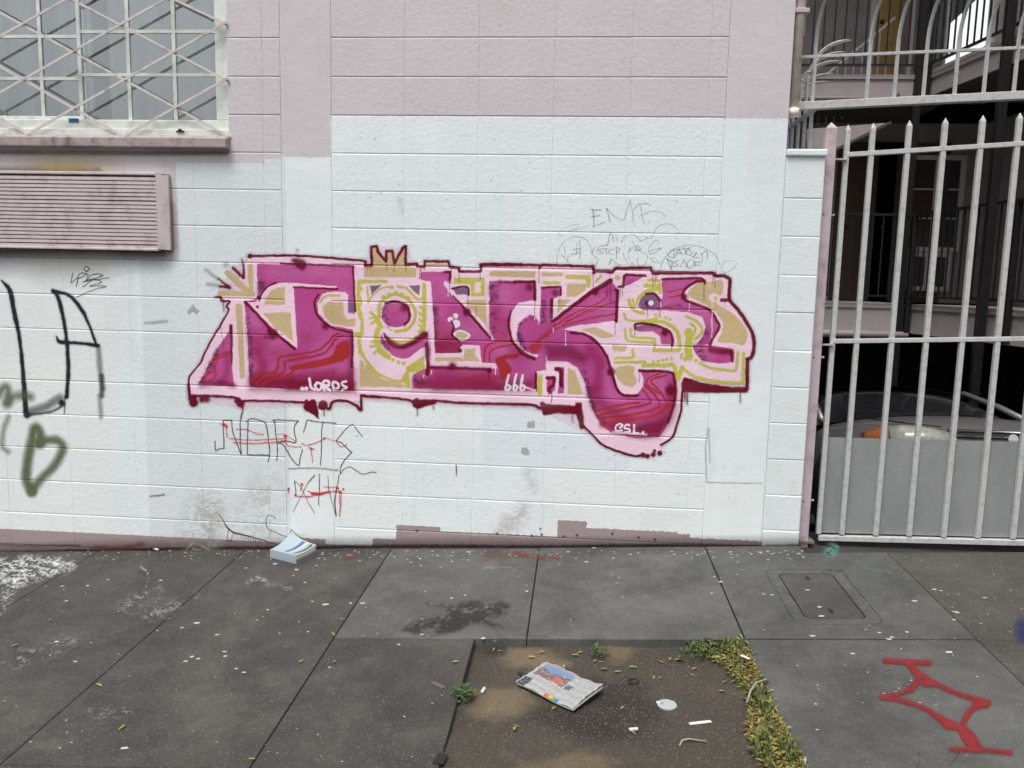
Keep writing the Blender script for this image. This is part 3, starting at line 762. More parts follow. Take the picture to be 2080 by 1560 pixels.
# ================================================================== SETTING
M_A = slab_material('pavement_aggregate', (0.058, 0.054, 0.049), (0.098, 0.092, 0.083), 0.5, 0.6, 0.6)
M_B = slab_material('pavement_smooth', (0.096, 0.098, 0.091), (0.134, 0.135, 0.126), 0.28, 0.35, 0.5)
M_C = slab_material('pavement_tan', (0.083, 0.078, 0.067), (0.104, 0.098, 0.085), 0.6, 0.4, 0.35)
M_DRIVE = slab_material('driveway_concrete', (0.045, 0.045, 0.045), (0.065, 0.064, 0.062), 0.2, 0.3)
M_DIRT = slab_material('joint_dirt', (0.022, 0.020, 0.018), (0.032, 0.029, 0.026), 0.3, 0.4)
M_ROAD = slab_material('asphalt', (0.045, 0.045, 0.046), (0.058, 0.058, 0.058), 0.4, 0.4)
def soil_material():
    m, t, p = newmat('pit_soil'); P = pos(t)
    col = mix(t, noise(t, P, 4.5, 5.0, 0.65, 0.5), (0.028, 0.024, 0.019), (0.082, 0.071, 0.053))
    f = ramp(t, noise(t, P, 3.2, 3.0, 0.5), [(0.56, 0.0), (0.68, 1.0)])
    col = mix(t, math2(t, 'MULTIPLY', f, 0.75), col, (0.175, 0.130, 0.072))
    wv = N(t, 'ShaderNodeVectorMath', operation='ADD'); nn = N(t, 'ShaderNodeTexNoise'); nn.inputs['Scale'].default_value = 9.0; nn.inputs['Detail'].default_value = 4.0; t.links.new(P, nn.inputs['Vector'])
    sc_ = N(t, 'ShaderNodeVectorMath', operation='SCALE'); sc_.inputs['Scale'].default_value = 0.16; t.links.new(nn.outputs['Color'], sc_.inputs[0])
    t.links.new(P, wv.inputs[0]); t.links.new(sc_.outputs[0], wv.inputs[1])
    def spot(u, v, r):
        q = gp(u, v, -0.02); d_ = N(t, 'ShaderNodeVectorMath', operation='DISTANCE'); t.links.new(wv.outputs[0], d_.inputs[0]); d_.inputs[1].default_value = (q[0]+0.08, q[1]+0.08, q[2]+0.08)
        return ramp(t, math2(t, 'DIVIDE', d_.outputs['Value'], r*2), [(0.25, 1.0), (0.52, 0.0)])
    for u_, v_, r_ in ((1060, 1325, 0.13), (1110, 1345, 0.10), (1020, 1425, 0.14)): col = mix(t, math2(t, 'MULTIPLY', spot(u_, v_, r_), 0.8), col, (0.19, 0.145, 0.085))
    for u_, v_, r_ in ((1250, 1400, 0.15), (1260, 1450, 0.20), (1130, 1455, 0.13), (1200, 1480, 0.14), (1000, 1310, 0.08)): col = mix(t, math2(t, 'MULTIPLY', spot(u_, v_, r_), 0.72), col, (0.017, 0.013, 0.010))
    col = mix(t, ramp(t, noise(t, P, 260.0, 3.0, 0.8), [(0.35, 0.75), (0.55, 0.0)]), col, (0.014, 0.011, 0.008))
    v = N(t, 'ShaderNodeTexVoronoi'); v.inputs['Scale'].default_value = 140.0; t.links.new(P, v.inputs['Vector'])
    vs = N(t, 'ShaderNodeSeparateXYZ'); t.links.new(v.outputs['Color'], vs.inputs[0])
    dots = math2(t, 'MULTIPLY', math2(t, 'LESS_THAN', v.outputs['Distance'], 0.38), math2(t, 'GREATER_THAN', vs.outputs[0], 0.72))
    col = mix(t, math2(t, 'MULTIPLY', dots, 0.55), col, mix(t, vs.outputs[1], (0.10, 0.075, 0.05), (0.26, 0.21, 0.14)))
    setin(t, p, 'Base Color', col); p.inputs['Roughness'].default_value = 0.85
    h = math2(t, 'ADD', noise(t, P, 180.0, 3.0, 0.7), math2(t, 'MULTIPLY', noise(t, P, 30.0, 3.0), 1.5))
    setin(t, p, 'Normal', bump(t, h, 0.8, 0.003)); return m
M_SOIL = soil_material()

def quad_xy(name, xs, m, dz, kind='structure'):
    mb = MB(); mb.add([(x, y, gz(x, y)+dz) for x, y in xs], [tuple(range(len(xs)))]); o = put(name, mb, m); o['kind'] = kind; return o
quad_xy('ground', [(-60, -60), (60, -60), (60, 0.18), (-60, 0.18)], M_DIRT, -0.06)
quad_xy('road', [(-60, -60), (60, -60), (60, -4.3), (-60, -4.3)], M_ROAD, -0.05)

sw = put('sidewalk', MB().box((-3.9, -4.1, -0.42), (-3.8, -4.0, -0.40)), M_DIRT); sw['kind'] = 'structure'
def slab(poly, m, dz=0.0, name='paving_slab'):
    # poly in x,y counter-clockwise seen from above; 3 mm joint each side, rounded arris
    g, c = 0.0022, 0.0035
    cx = sum(p[0] for p in poly)/len(poly); cy = sum(p[1] for p in poly)/len(poly)
    def inset(d):
        n = len(poly); out = []
        for i in range(n):
            a, b, e = Vector(poly[i-1]), Vector(poly[i]), Vector(poly[(i+1) % n])
            d1, d2 = (b-a).normalized(), (e-b).normalized(); n1, n2 = Vector((-d1.y, d1.x)), Vector((-d2.y, d2.x))
            k = (n1+n2); k = k/(1+n1.dot(n2)); out.append(b + k*d)
        return out
    t1, t2 = random.uniform(-1, 1)*0.0012, random.uniform(-1, 1)*0.0012
    o, i_ = inset(g), inset(g+c); n = len(poly)
    Z = lambda p, d: gz(p.x, p.y) + dz + d + t1*(p.x-cx) + t2*(p.y-cy)
    vs = [(p.x, p.y, Z(p, -0.05)) for p in o] + [(p.x, p.y, Z(p, -0.004)) for p in o] + [(p.x, p.y, Z(p, 0)) for p in i_]
    fs = [(k, (k+1) % n, n+(k+1) % n, n+k) for k in range(n)] + [(n+k, n+(k+1) % n, 2*n+(k+1) % n, 2*n+k) for k in range(n)] + [tuple(range(2*n, 3*n))]
    return put(name, MB().add(vs, fs), m, sw)
def rect(x0, x1, y0, y1): return [(x0, y0), (x1, y0), (x1, y1), (x0, y1)]
JXS = [-4.6, -3.69, -2.77, -1.86, -0.945, -0.065, 0.80, 1.735, 2.685, 3.60, 4.52]
R1, R2, R3, R4 = -1.115, -2.045, -2.97, -4.15
PIT = (0.572, 1.735)
for i in range(5): slab(rect(JXS[i], JXS[i+1], R2, -0.004), M_A)
slab(rect(-0.065, 0.80, R1, -0.004), M_B); slab(rect(0.80, 1.735, R1, -0.004), M_B)
MH = (1.985, 2.365, -0.975, -0.345)
def rrect(x0, x1, y0, y1, r, n=6):
    out = []
    for cx_, cy_, a0 in ((x1-r, y1-r, 0), (x0+r, y1-r, 90), (x0+r, y0+r, 180), (x1-r, y0+r, 270)):
        for k in range(n+1): a = R(a0+90*k/n); out.append((cx_+r*math.cos(a), cy_+r*math.sin(a)))
    return out
def holed_slab(outer, hole, m):
    bm = bmesh.new(); ev = []
    for loop in (outer, hole):
        vs = [bm.verts.new((x, y, gz(x, y))) for x, y in loop]
        for k in range(len(vs)): ev.append(bm.edges.new((vs[k], vs[(k+1) % len(vs)])))
    bmesh.ops.triangle_fill(bm, use_beauty=True, edges=ev)
    r_ = bmesh.ops.extrude_face_region(bm, geom=list(bm.faces))
    for v in [g for g in r_['geom'] if isinstance(g, bmesh.types.BMVert)]: v.co.z -= 0.05
    bmesh.ops.recalc_face_normals(bm, faces=list(bm.faces))
    me = bpy.data.meshes.new('paving_slab'); bm.to_mesh(me); bm.free(); return link('paving_slab', me, m, sw)
holed_slab([(1.7385, R1+0.0035), (2.6815, R1+0.0035), (2.6815, -0.115), (2.252, -0.115), (2.252, -0.006), (1.7385, -0.006)], rrect(MH[0]-0.003, MH[1]+0.003, MH[2]-0.003, MH[3]+0.003, 0.058), M_B)
slab(rect(2.685, 3.60, R1, -0.115), M_C); slab(rect(3.60, 4.52, R1, -0.115), M_C)
slab(rect(-0.065, PIT[0], R2, R1), M_A)
slab(rect(1.735, 2.685, R2, R1), M_B); slab(rect(2.685, 3.60, R2, R1), M_C); slab(rect(3.6, 4.52, R2, R1), M_C)
for i in range(5): slab(rect(JXS[i], JXS[i+1], R3, R2), M_A)
slab(rect(-0.065, PIT[0], R3, R2), M_A); slab(rect(1.735, 2.685, R3, R2), M_B); slab(rect(2.685, 3.6, R3, R2), M_C)
for i in range(10): slab(rect(JXS[i], JXS[i+1], R4, R3), M_A if i % 2 else M_B)
kb = MB().box((-30, -4.3, -0.25), (30, -4.15, 0.0)); 
kb.v = [(x, y, gz(x, y) + (z if z < 0 else 0.0)) for x, y, z in kb.v]
o = put('kerb', kb, M_B); o['kind'] = 'structure'

# the tree pit's bare soil
def soil_z(x, y):
    e = min(x-PIT[0], PIT[1]-x, R1-y); drop = 0.030*max(0.0, min(1.0, 1.15-(R1-y)/0.85)) + 0.006
    return gz(x, y) - drop + 0.006*math.sin(x*9+1.3*math.sin(y*7)) + 0.004*math.sin(y*17+x*5) + (0.012*max(0, 1-abs(PIT[1]-x)/0.16))
ms = MB(); nx, ny = 70, 90
for j in range(ny+1):
    for i in range(nx+1):
        x = PIT[0]-0.01 + (PIT[1]-PIT[0]+0.02)*i/nx; y = R1+0.01 - (R1-R3)*j/ny
        ms.v.append((x, y, soil_z(x, y) + random.uniform(-1, 1)*0.0016))
for j in range(ny):
    for i in range(nx): a = j*(nx+1)+i; ms.f.append((a, a+nx+1, a+nx+2, a+1))
o = put('tree_pit_soil', ms, M_SOIL, smooth=True); o['kind'] = 'structure'

# driveway: a threshold slab then a steep ramp down under the decks
RAMP = R(18.0); Y_R = 0.40
mb = MB(); xs0, xs1 = 2.06, 9.0
prof = [(-0.112, lambda x: gz(x, 0)-0.012), (Y_R, lambda x: gz(x, 0)*0.5+0.02), (Y_R+4.6, lambda x: 0.10-4.6*math.tan(RAMP)), (14.0, lambda x: 0.10-4.6*math.tan(RAMP)-0.1)]
vs = [(x, y, f(x)) for y, f in prof for x in (xs0, xs1)]
mb.add(vs, [(2*k, 2*k+1, 2*k+3, 2*k+2) for k in range(3)])
o = put('driveway', mb, M_DRIVE); o['kind'] = 'structure'

# ================================================================== THE BLOCK WALL
wall = thing('block_wall', (0, 0, 0), 'painted concrete block wall, mauve above and patchy white below, carrying the big graffiti', 'wall')
HOLES = [(-3.30, -0.992, 2.315, 4.2), (-3.00, -1.372, 1.705, 2.118)]      # window, air conditioner
def cut(rc):
    todo = [rc]
    for hx0, hx1, hz0, hz1 in HOLES:
        nxt = []
        for x0, x1, z0, z1 in todo:
            if x1 <= hx0 or x0 >= hx1 or z1 <= hz0 or z0 >= hz1: nxt.append((x0, x1, z0, z1)); continue
            if x0 < hx0: nxt.append((x0, hx0, z0, z1))
            if x1 > hx1: nxt.append((hx1, x1, z0, z1))
            a, b = max(x0, hx0), min(x1, hx1)
            if z0 < hz0: nxt.append((a, b, z0, hz0))
            if z1 > hz1: nxt.append((a, b, hz1, z1))
        todo = nxt
    return [q for q in todo if q[1]-q[0] > 0.004 and q[3]-q[2] > 0.004]
BLOCKS = {}
def block_mesh(w, h, t=0.19):
    k = (round(w, 3), round(h, 3))
    if k not in BLOCKS:
        ix, zb_, zt_ = min(JX, w/4), min(JZB, h/4), h-min(JZT, h/4)
        vs = [(0, JD, 0), (w, JD, 0), (w, JD, h), (0, JD, h), (ix, 0, zb_), (w-ix, 0, zb_), (w-ix, 0, zt_), (ix, 0, zt_), (0, t, 0), (w, t, 0), (w, t, h), (0, t, h), (0, JDX, zb_), (w, JDX, zb_), (w, JDX, zt_), (0, JDX, zt_)]
        fs = [(4,5,6,7),(0,1,13,5,4,12),(13,14,6,5),(2,3,15,7,6,14),(15,12,4,7),(0,8,9,1),(1,9,10,2,14,13),(2,10,11,3),(3,11,8,0,12,15),(8,11,10,9)]
        me = MB().add(vs, fs).mesh('concrete_block'); me.materials.append(M_BLOCK); BLOCKS[k] = me
    return BLOCKS[k]
def lay(x0, x1, z0, z1, parent=wall, dy=0.0):
    for a, b, c, d in cut((x0, x1, z0, z1)):
        o = link('concrete_block', block_mesh(b-a-0.0004, d-c-0.0004), None, parent, (a, dy + random.uniform(-0.0003, 0.0003), c))
        o.rotation_euler = (0, random.uniform(-1, 1)*0.0006, 0)
for k in range(len(ROWZ)-1):
    z1, z0 = ROWZ[k], ROWZ[k+1]
    xs = sorted([X_LEND] + LSEAM); xs = [x for x in xs if x > -3.7]; xs = [-3.7] + xs
    for a, b in zip(xs[:-1], xs[1:]): lay(a, b, z0, z1)
    xs = [X_MID0] + MSEAM + [X_MID1]
    for a, b in zip(xs[:-1], xs[1:]):
        if b-a > 0.01: lay(a, b, z0, z1)
zlo, zhi = ROWZ[-1], ROWZ[0]
for a, b in ((X_LEND+0.0005, X_MID0-0.0005), (X_MID1+0.0005, X_COR)):
    bevel(put('concrete_column', MB().box((a, -0.0012, zlo), (b, 0.19, zhi)), M_CONC, wall), 0.004)
mb = MB(); mb.box((-3.7, 0.0, zhi+0.0005), (X_COR, 0.19, 6.6)); put('upper_wall', mb, M_CONC, wall)
put('side_wall', MB().box((X_COR-0.19, 0.1905, -0.6), (X_COR, 5.2, 6.6)), M_CONC, wall)
put('far_wall', MB().box((-3.7, 4.6, -0.6), (X_COR-0.191, 4.8, 6.6)), M_CONC, wall)
put('end_wall', MB().box((-3.9, 0.0, -0.6), (-3.701, 4.8, 6.6)), M_CONC, wall)
put('roof', MB().box((-3.9, 0.0, 6.601), (X_COR, 5.2, 6.75)), M_CONC, wall)
put('room_floor', MB().box((-3.69, 0.195, 1.35), (X_COR-0.2, 4.59, 1.45)), M_CONC, wall)
put('room_ceiling', MB().box((-3.69, 0.195, 4.0), (X_COR-0.2, 4.59, 4.1)), M_CONC, wall)
M_SILL = simple('sill_paint', lin((172, 156, 158)), 0.7, 0.15, 20, 0.4, 120, dirt=(0.10, 0.085, 0.08), dirt_s=14)
sz0, sz1 = at(466, 305)[2], at(466, 283)[2]
bevel(put('window_sill', MB().box((-3.4, -0.055, sz0+0.004), (-0.985, 0.10, sz1+0.0)), M_SILL, wall), 0.006)

# grime, soot, scuffs and painted shade that lie on the wall
GRIME = '''
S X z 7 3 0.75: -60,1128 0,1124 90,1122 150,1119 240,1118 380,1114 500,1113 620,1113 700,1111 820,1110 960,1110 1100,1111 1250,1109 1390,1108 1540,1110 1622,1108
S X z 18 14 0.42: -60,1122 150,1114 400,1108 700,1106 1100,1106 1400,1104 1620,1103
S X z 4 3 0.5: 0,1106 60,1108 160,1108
S X n 7 6 0.5: 195,1112 240,1114 290,1105
S X c 60 40 0.5 0.45: 415,1040 400,1100
S X c 60 50 0.4 0.45: 540,1010 520,1050
S X c 30 26 0.5 0.4: 430,1020 425,1100
S X p 16 22 0.22 0.2: 1072,960 1080,990
S X p 26 26 0.34 0.25: 1060,1040 1030,1070
S X p 16 18 0.2 0.25: 1020,1060 1005,1100
B X z 2.2 1.5 0.8: 847,1078 1010,1083 1080,1088 1100,1086 1145,1090 1172,1087 1244,1084 1330,1096 1297,1092 1098,1074
S X s 8 9 0.2 0.2: 812,406 814,430
P X e 0 1.2: 1072,857 1086,855 1086,868 1076,869 1070,866
P X e 0 1.2: 1060,910 1068,908 1074,916 1076,922 1066,924 1059,920
P X e 0 2 0.8: 380,633 392,619 404,632 398,638 392,632 384,638
L X e 5 2 0.7: 295,656 315,655 338,652
L X n 3 1.5 0.6: 306,1008 334,1005
L X n 2 1 0.8: 927,944 927,966
S X s 3 1.2 0.45: 586,952 640,951 685,955
S X s 1.6 1 0.45: 1436,980 1548,982
S X s 1.6 1 0.4: 1436,980 1433,910 1438,870
S X s 2 1.4 0.35: 1440,870 1442,940
'''
for a_ in np.arange(0, 60):
    x_ = RNG.uniform(700, 1560); y_ = RNG.uniform(850, 1080) if a_ % 2 else RNG.uniform(250, 500)
    GRIME += f'B X {"s" if a_ % 3 else "e"} {RNG.uniform(0.5, 1.1):.2f} 0.9 0.7: {x_:.0f},{y_:.0f}\n'
paint('wall_grime', GRIME, parent=wall, off=0.0009)
SOOT_SHADE = '''
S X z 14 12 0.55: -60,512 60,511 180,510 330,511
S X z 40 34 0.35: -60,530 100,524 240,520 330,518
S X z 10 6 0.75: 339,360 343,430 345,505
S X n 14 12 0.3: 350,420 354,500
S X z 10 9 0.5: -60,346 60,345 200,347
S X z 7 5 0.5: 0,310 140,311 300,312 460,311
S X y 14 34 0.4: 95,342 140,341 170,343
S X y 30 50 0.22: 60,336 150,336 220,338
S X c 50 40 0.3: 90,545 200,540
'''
paint('soot_and_shade', SOOT_SHADE, parent=wall, off=0.0011)  # soot stains, painted shade around the air conditioner, dark line under the sill

# ------------------------------------------------------------------ window with its diamond grille
M_VINYL = simple('white_vinyl', lin((222, 228, 220)), 0.4, 0.05, 6, dirt=lin((170, 172, 160)), dirt_s=9)
M_BARS = simple('grille_paint', lin((212, 204, 202)), 0.5, 0.12, 30, dirt=lin((150, 138, 132)), dirt_s=22)
def glass_material(name, tint=(0.92, 0.96, 0.95), extra=0.03, rough=0.02):
    m, t, p = newmat(name); out = t.nodes['Material Output']; t.nodes.remove(p)
    tr = N(t, 'ShaderNodeBsdfTransparent'); tr.inputs[0].default_value = (*tint, 1)
    gl = N(t, 'ShaderNodeBsdfGlossy'); gl.inputs['Roughness'].default_value = rough; gl.inputs[0].default_value = (0.9, 0.97, 1.0, 1)
    fr = N(t, 'ShaderNodeFresnel'); fr.inputs[0].default_value = 1.5
    f = math2(t, 'ADD', math2(t, 'MULTIPLY', fr.outputs[0], 1.9), extra, True)
    mx = N(t, 'ShaderNodeMixShader'); t.links.new(f, mx.inputs[0]); t.links.new(tr.outputs[0], mx.inputs[1]); t.links.new(gl.outputs[0], mx.inputs[2])
    t.links.new(mx.outputs[0], out.inputs['Surface']); return m
M_GLASS = glass_material('window_glass', (0.95, 0.98, 0.98), 0.30)
YF = 0.055
win = bpy.data.objects.new('window', None); COL.objects.link(win); win.parent = wall; win.location = (-2.0, YF, sz1)
def wx(u, v=150, Y=YF): return at(u, v, Y)[0]
def wz(v, u=300, Y=YF): return at(u, v, Y)[2]
xr0, xr1 = wx(443), -0.9925
zt = 3.75
mb = MB(); zb0, zb1 = sz1+0.001, wz(246, 300)
mb.box((-3.29, 0.02, zb0), (xr1, 0.13, zb1)); mb.box((xr0, 0.021, zb1+0.0003), (xr1, 0.129, zt)); mb.box((-3.29, 0.02, zt+0.0003), (xr1, 0.13, zt+0.08))
bevel(put('frame', mb, M_VINYL, win), 0.004)
mb = MB(); mb.box((-3.29, 0.004, sz1+0.0015), (xr1, 0.0195, wz(262, 300, 0.0)));
bevel(put('track', mb, M_VINYL, win), 0.003)
def sash(u0, u1, yb, vb, mun_u, mun_v):
    x0, x1, z0 = (wx(u0) if u0 > -300 else -3.28), wx(u1), wz(vb)
    mb = MB(); s = 0.022
    mb.box((x0, yb-0.012, z0), (x1, yb+0.012, z0+s)); mb.box((x0, yb-0.0121, z0+s+0.0002), (x0+s, yb+0.0121, zt-0.002)); mb.box((x1-s, yb-0.0121, z0+s+0.0002), (x1, yb+0.0121, zt-0.002))
    bevel(put('sash', mb, M_VINYL, win), 0.003)
    put('pane', MB().add([(x0+s, yb, z0+s), (x1-s, yb, z0+s), (x1-s, yb, zt), (x0+s, yb, zt)], [(0, 1, 2, 3)]), M_GLASS, win)
    for u in mun_u:
        x = wx(u); put('muntin', MB().box((x-0.010, yb-0.008, z0+s), (x+0.010, yb-0.0015, zt-0.003)), M_VINYL, win)
    for v in mun_v:
        z = wz(v); put('muntin', MB().box((x0+s, yb-0.0075, z-0.009), (x1-s, yb-0.002, z+0.009)), M_VINYL, win)
    return x0, x1, z0
sash(160, 455, 0.060, 252, [262, 355], [64, 152, -25])
sash(-250, 182, 0.092, 243, [77, -20], [70, 157, -20])
M_DARK = simple('dark_metal', (0.012, 0.012, 0.013), 0.5, 0.2)
M_BLUE = simple('blue_tape', lin((40, 96, 150)), 0.6, 0.1)
mb = MB(); p = at(150, 245, 0.019); mb.box((p[0]-0.030, 0.017, p[2]-0.010), (p[0]+0.030, 0.0185, p[2]+0.012)); put('tape', mb, M_BLUE, win)
mb = MB(); p = at(366, 267, 0.0); mb.box((p[0]-0.022, -0.004, p[2]-0.005), (p[0]+0.022, 0.003, p[2]+0.004)); mb.box((p[0]-0.009, -0.006, p[2]+0.004), (p[0]+0.009, 0.003, p[2]+0.013)); put('latch', mb, M_DARK, win)
gr = thing('window_grille', (-1.0, -0.02, sz1), 'diamond pattern metal security grille painted pale pink over the white window', 'grille')
YG = -0.012
for k, (u0, v0, u1, v1) in enumerate([(0, 74, 131, 0), (0, 188, 332, 0), (50, 276, 461, 44), (249, 278, 464, 158), (0, 135, 250, 277), (0, 25, 468, 279), (148, 0, 464, 165), (357, 0, 461, 50), (0, 239, 64, 277)]):
    dv = (v1-v0)/(u1-u0); y_ = YG if k < 4 else YG+0.0065
    if u0 == 0: v0 -= dv*160; u0 -= 160
    if v1 == 0 and u1 < 461: u1 += 40/abs(dv) if dv < 0 else 0; v1 = v1-40 if dv < 0 else v1
    if v0 == 0: u0 -= 40/dv; v0 = -40
    put('bar', MB().bar(at(u0, v0, y_), at(u1, v1, y_), 0.013, 0.0055, (0, 1, 0)), M_BARS, gr)
mb = MB(); mb.bar((-3.2, YG+0.003, sz1+0.010), (-0.99, YG+0.003, sz1+0.010), 0.006, 0.014); put('frame_bar', mb, M_BARS, gr)
# curtains in the room
def curtain_mat(c):
    m, t, p = newmat('curtain_cloth'); P = pos(t)
    setin(t, p, 'Base Color', mix(t, ramp(t, noise(t, P, 1.0, 2.0, 0.5, sc3=(9, 1, 0.3)), [(0.35, 0.0), (0.62, 1.0)]), [x*0.5 for x in c], c)); p.inputs['Roughness'].default_value = 0.9  # fold shading painted into the cloth colour as vertical stripes
    tl = N(t, 'ShaderNodeBsdfTranslucent'); tl.inputs[0].default_value = (*c, 1); mx = N(t, 'ShaderNodeMixShader'); mx.inputs[0].default_value = 0.12
    t.links.new(p.outputs[0], mx.inputs[1]); t.links.new(tl.outputs[0], mx.inputs[2]); t.links.new(mx.outputs[0], t.nodes['Material Output'].inputs['Surface']); return m
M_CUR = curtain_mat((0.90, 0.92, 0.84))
def curtain(x0, x1, y, label, amp, ph):
    mb = MB(); n = int((x1-x0)/0.008)
    for i in range(n+1):
        x = x0+(x1-x0)*i/n; yy = y + amp*math.sin(x*52+ph+1.5*math.sin(x*9)) + amp*0.5*math.sin(x*117+ph)
        for z in (1.9, 2.7, 3.9): mb.v.append((x + 0.012*math.sin(z*3+x*30), yy*(1 if z < 3 else 1.0), z))
    for i in range(n):
        for k in range(2): a = i*3+k; mb.f.append((a, a+3, a+4, a+1))
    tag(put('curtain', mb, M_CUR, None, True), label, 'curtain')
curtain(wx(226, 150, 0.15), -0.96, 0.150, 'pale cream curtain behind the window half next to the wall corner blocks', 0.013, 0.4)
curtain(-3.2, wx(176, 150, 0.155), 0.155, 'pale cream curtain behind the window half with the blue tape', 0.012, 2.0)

# ------------------------------------------------------------------ through-wall air conditioner
ac = thing('air_conditioner', (-2.2, -0.02, 1.70), 'through-wall air conditioner with mauve painted horizontal louvres and sooty gaps under the window', 'air conditioner')
M_AC = simple('mauve_metal', lin((208, 196, 196)), 0.5, 0.10, 12, dirt=lin((168, 154, 154)), dirt_s=16)
YA = -0.045
za1, za0 = at(318, 352, YA)[2], at(318, 506, YA)[2]; xa = at(318, 430, YA)[0]; xe = at(340, 430, YA)[0]
mb = MB(); mb.box((-2.99, 0.0, 1.712), (-1.380, 0.5, 2.112)); put('casing', mb, M_DARK, ac)
mb = MB(); t_ = 0.016
mb.add([(xa, YA, za0), (xe, YA+0.020, za0-0.004), (xe, YA+0.020, za1-0.010), (xa, YA, za1), (xa, -0.003, za0), (xe, -0.003, za0-0.004), (xe, -0.003, za1-0.010), (xa, -0.003, za1)], [(0,1,2,3),(1,5,6,2),(4,7,6,5),(0,3,7,4),(3,2,6,7),(0,4,5,1)])
put('side_frame', mb, M_AC, ac)
bevel(put('top_frame', MB().box((-2.98, YA, za1-0.010), (xa-0.0005, -0.003, za1+0.006)), M_AC, ac), 0.003)
bevel(put('bottom_frame', MB().box((-2.98, YA, za0-0.010), (xa-0.0005, -0.003, za0+0.004)), M_AC, ac), 0.003)
nl = 18; pitch_ = (za1-za0-0.02)/nl
lm = MB(); L_ = xa+2.98-0.001
lm.add([(0, 0, 0.006), (L_, 0, 0.006), (L_, 0, -0.009), (0, 0, -0.009), (0, 0.035, 0.018), (L_, 0.035, 0.018), (L_, 0.035, 0.010), (0, 0.035, 0.010)], [(3,2,1,0)[::-1],(0,1,5,4),(3,7,6,2),(1,2,6,5),(0,4,7,3),(4,5,6,7)])
lme = lm.mesh('louvre'); lme.materials.append(M_AC)
for k in range(nl):
    o = link('louvre', lme, None, ac, (-2.98, YA+0.002+random.uniform(0, 0.001), za0+0.012+pitch_*k)); o.rotation_euler = (0, random.uniform(-1, 1)*0.0006, 0)

# ================================================================== GRAFFITI AND TAGS
GFI = thing('graffiti_lettering', (0.2, 0, 0.9), 'large magenta, pink, tan and lime graffiti lettering with maroon outline and crown', 'graffiti')
paint('graffiti', GRAFFITI, parent=GFI, res=0.0028, off=0.0017, halo=('D', 1.25, 7.0, 0.30), split=[
    ('crown', lambda u, v: (v < 546) & (u > 742) & (u < 848)), ('letter', lambda u, v: u < 724), ('letter', lambda u, v: u < 872),
    ('letter', lambda u, v: u < 1090 + (v-700)*0.05), ('letter', lambda u, v: (u < 1255) & (v < 760) | (u < 1180)), ('letter_tail', lambda u, v: (v > 760) & (u < 1384) & (u > 1178) & (v > 752)), ('letter', lambda u, v: u > -1)])
def tagpaint(name, txt, label, cat='graffiti', **kw):
    o = paint(name, txt, **kw)[0]; return tag(o, label, cat)
LA = '''
S Q b 22 5: 12,208,10 60,270,26 85,400,26 115,540,20 135,720,22 145,860,26 155,1000,30
S Q b 20 5: 318,268,18 350,310,24 385,450,20 405,600,20 412,750,22 402,910,20
S Q b 18 5: 318,268 420,300 490,380,22 540,480,14 582,600,16
S Q b 14 5: 340,545,6 365,578,22 480,585,16 592,600,22
S Q b 40 24 0.45: 175,1000 270,970 360,915
S Q b 10 8 0.75: 160,1020 300,1000 390,955
B Q b 16 10: 162,1020 372,945
L Q b 6 4 0.7: 392,905 388,1005
S Q b 24 18 0.35: 595,625 605,760 622,860
S Q b 20 14 0.6: 612,780 615,905
S Q b 18 20 0.3: 600,900 610,1030
'''
tagpaint('spray_tag', LA, 'two large thin black spray letters L and A beside a green heart scrawl', halo=('b', 1.4, 4.0, 0.2))
GREEN = '''
S Q g 38 26 0.75: -10,900 20,850 45,860 45,940
S Q g 44 30 0.7: 40,950 90,905 150,900 180,910
S Q g 24 22 0.55: 50,1030 18,1120 15,1210 50,1240
S Q g 50 26 0.9: 190,1480 158,1400 168,1290 190,1180 210,1095 240,1130 235,1190
S Q g 44 26 0.85: 235,1190 290,1170 350,1175 378,1220 330,1320 250,1400 195,1470
B Q g 18 30 0.8: 190,1485
'''
tagpaint('spray_tag', GREEN, 'two blurry olive green spray heart outlines low on the white wall', off=0.0019)
SM = '''
S Q b 4 1.5 0.9: 505,140 520,122 538,138 520,154 505,140
S Q b 4 1.5 0.9: 438,160 430,220 470,190 460,245 480,170 520,165
S Q b 4 1.5 0.9: 475,195 530,170 520,210 560,170 620,178 500,215 560,205 660,190
S Q b 4 1.5 0.8: 500,245 570,200 610,220 540,240 640,240 560,265 460,308
'''
tagpaint('pen_tag', SM, 'small black marker scribble topped by a tiny ring above the black spray letters', res=0.0022)
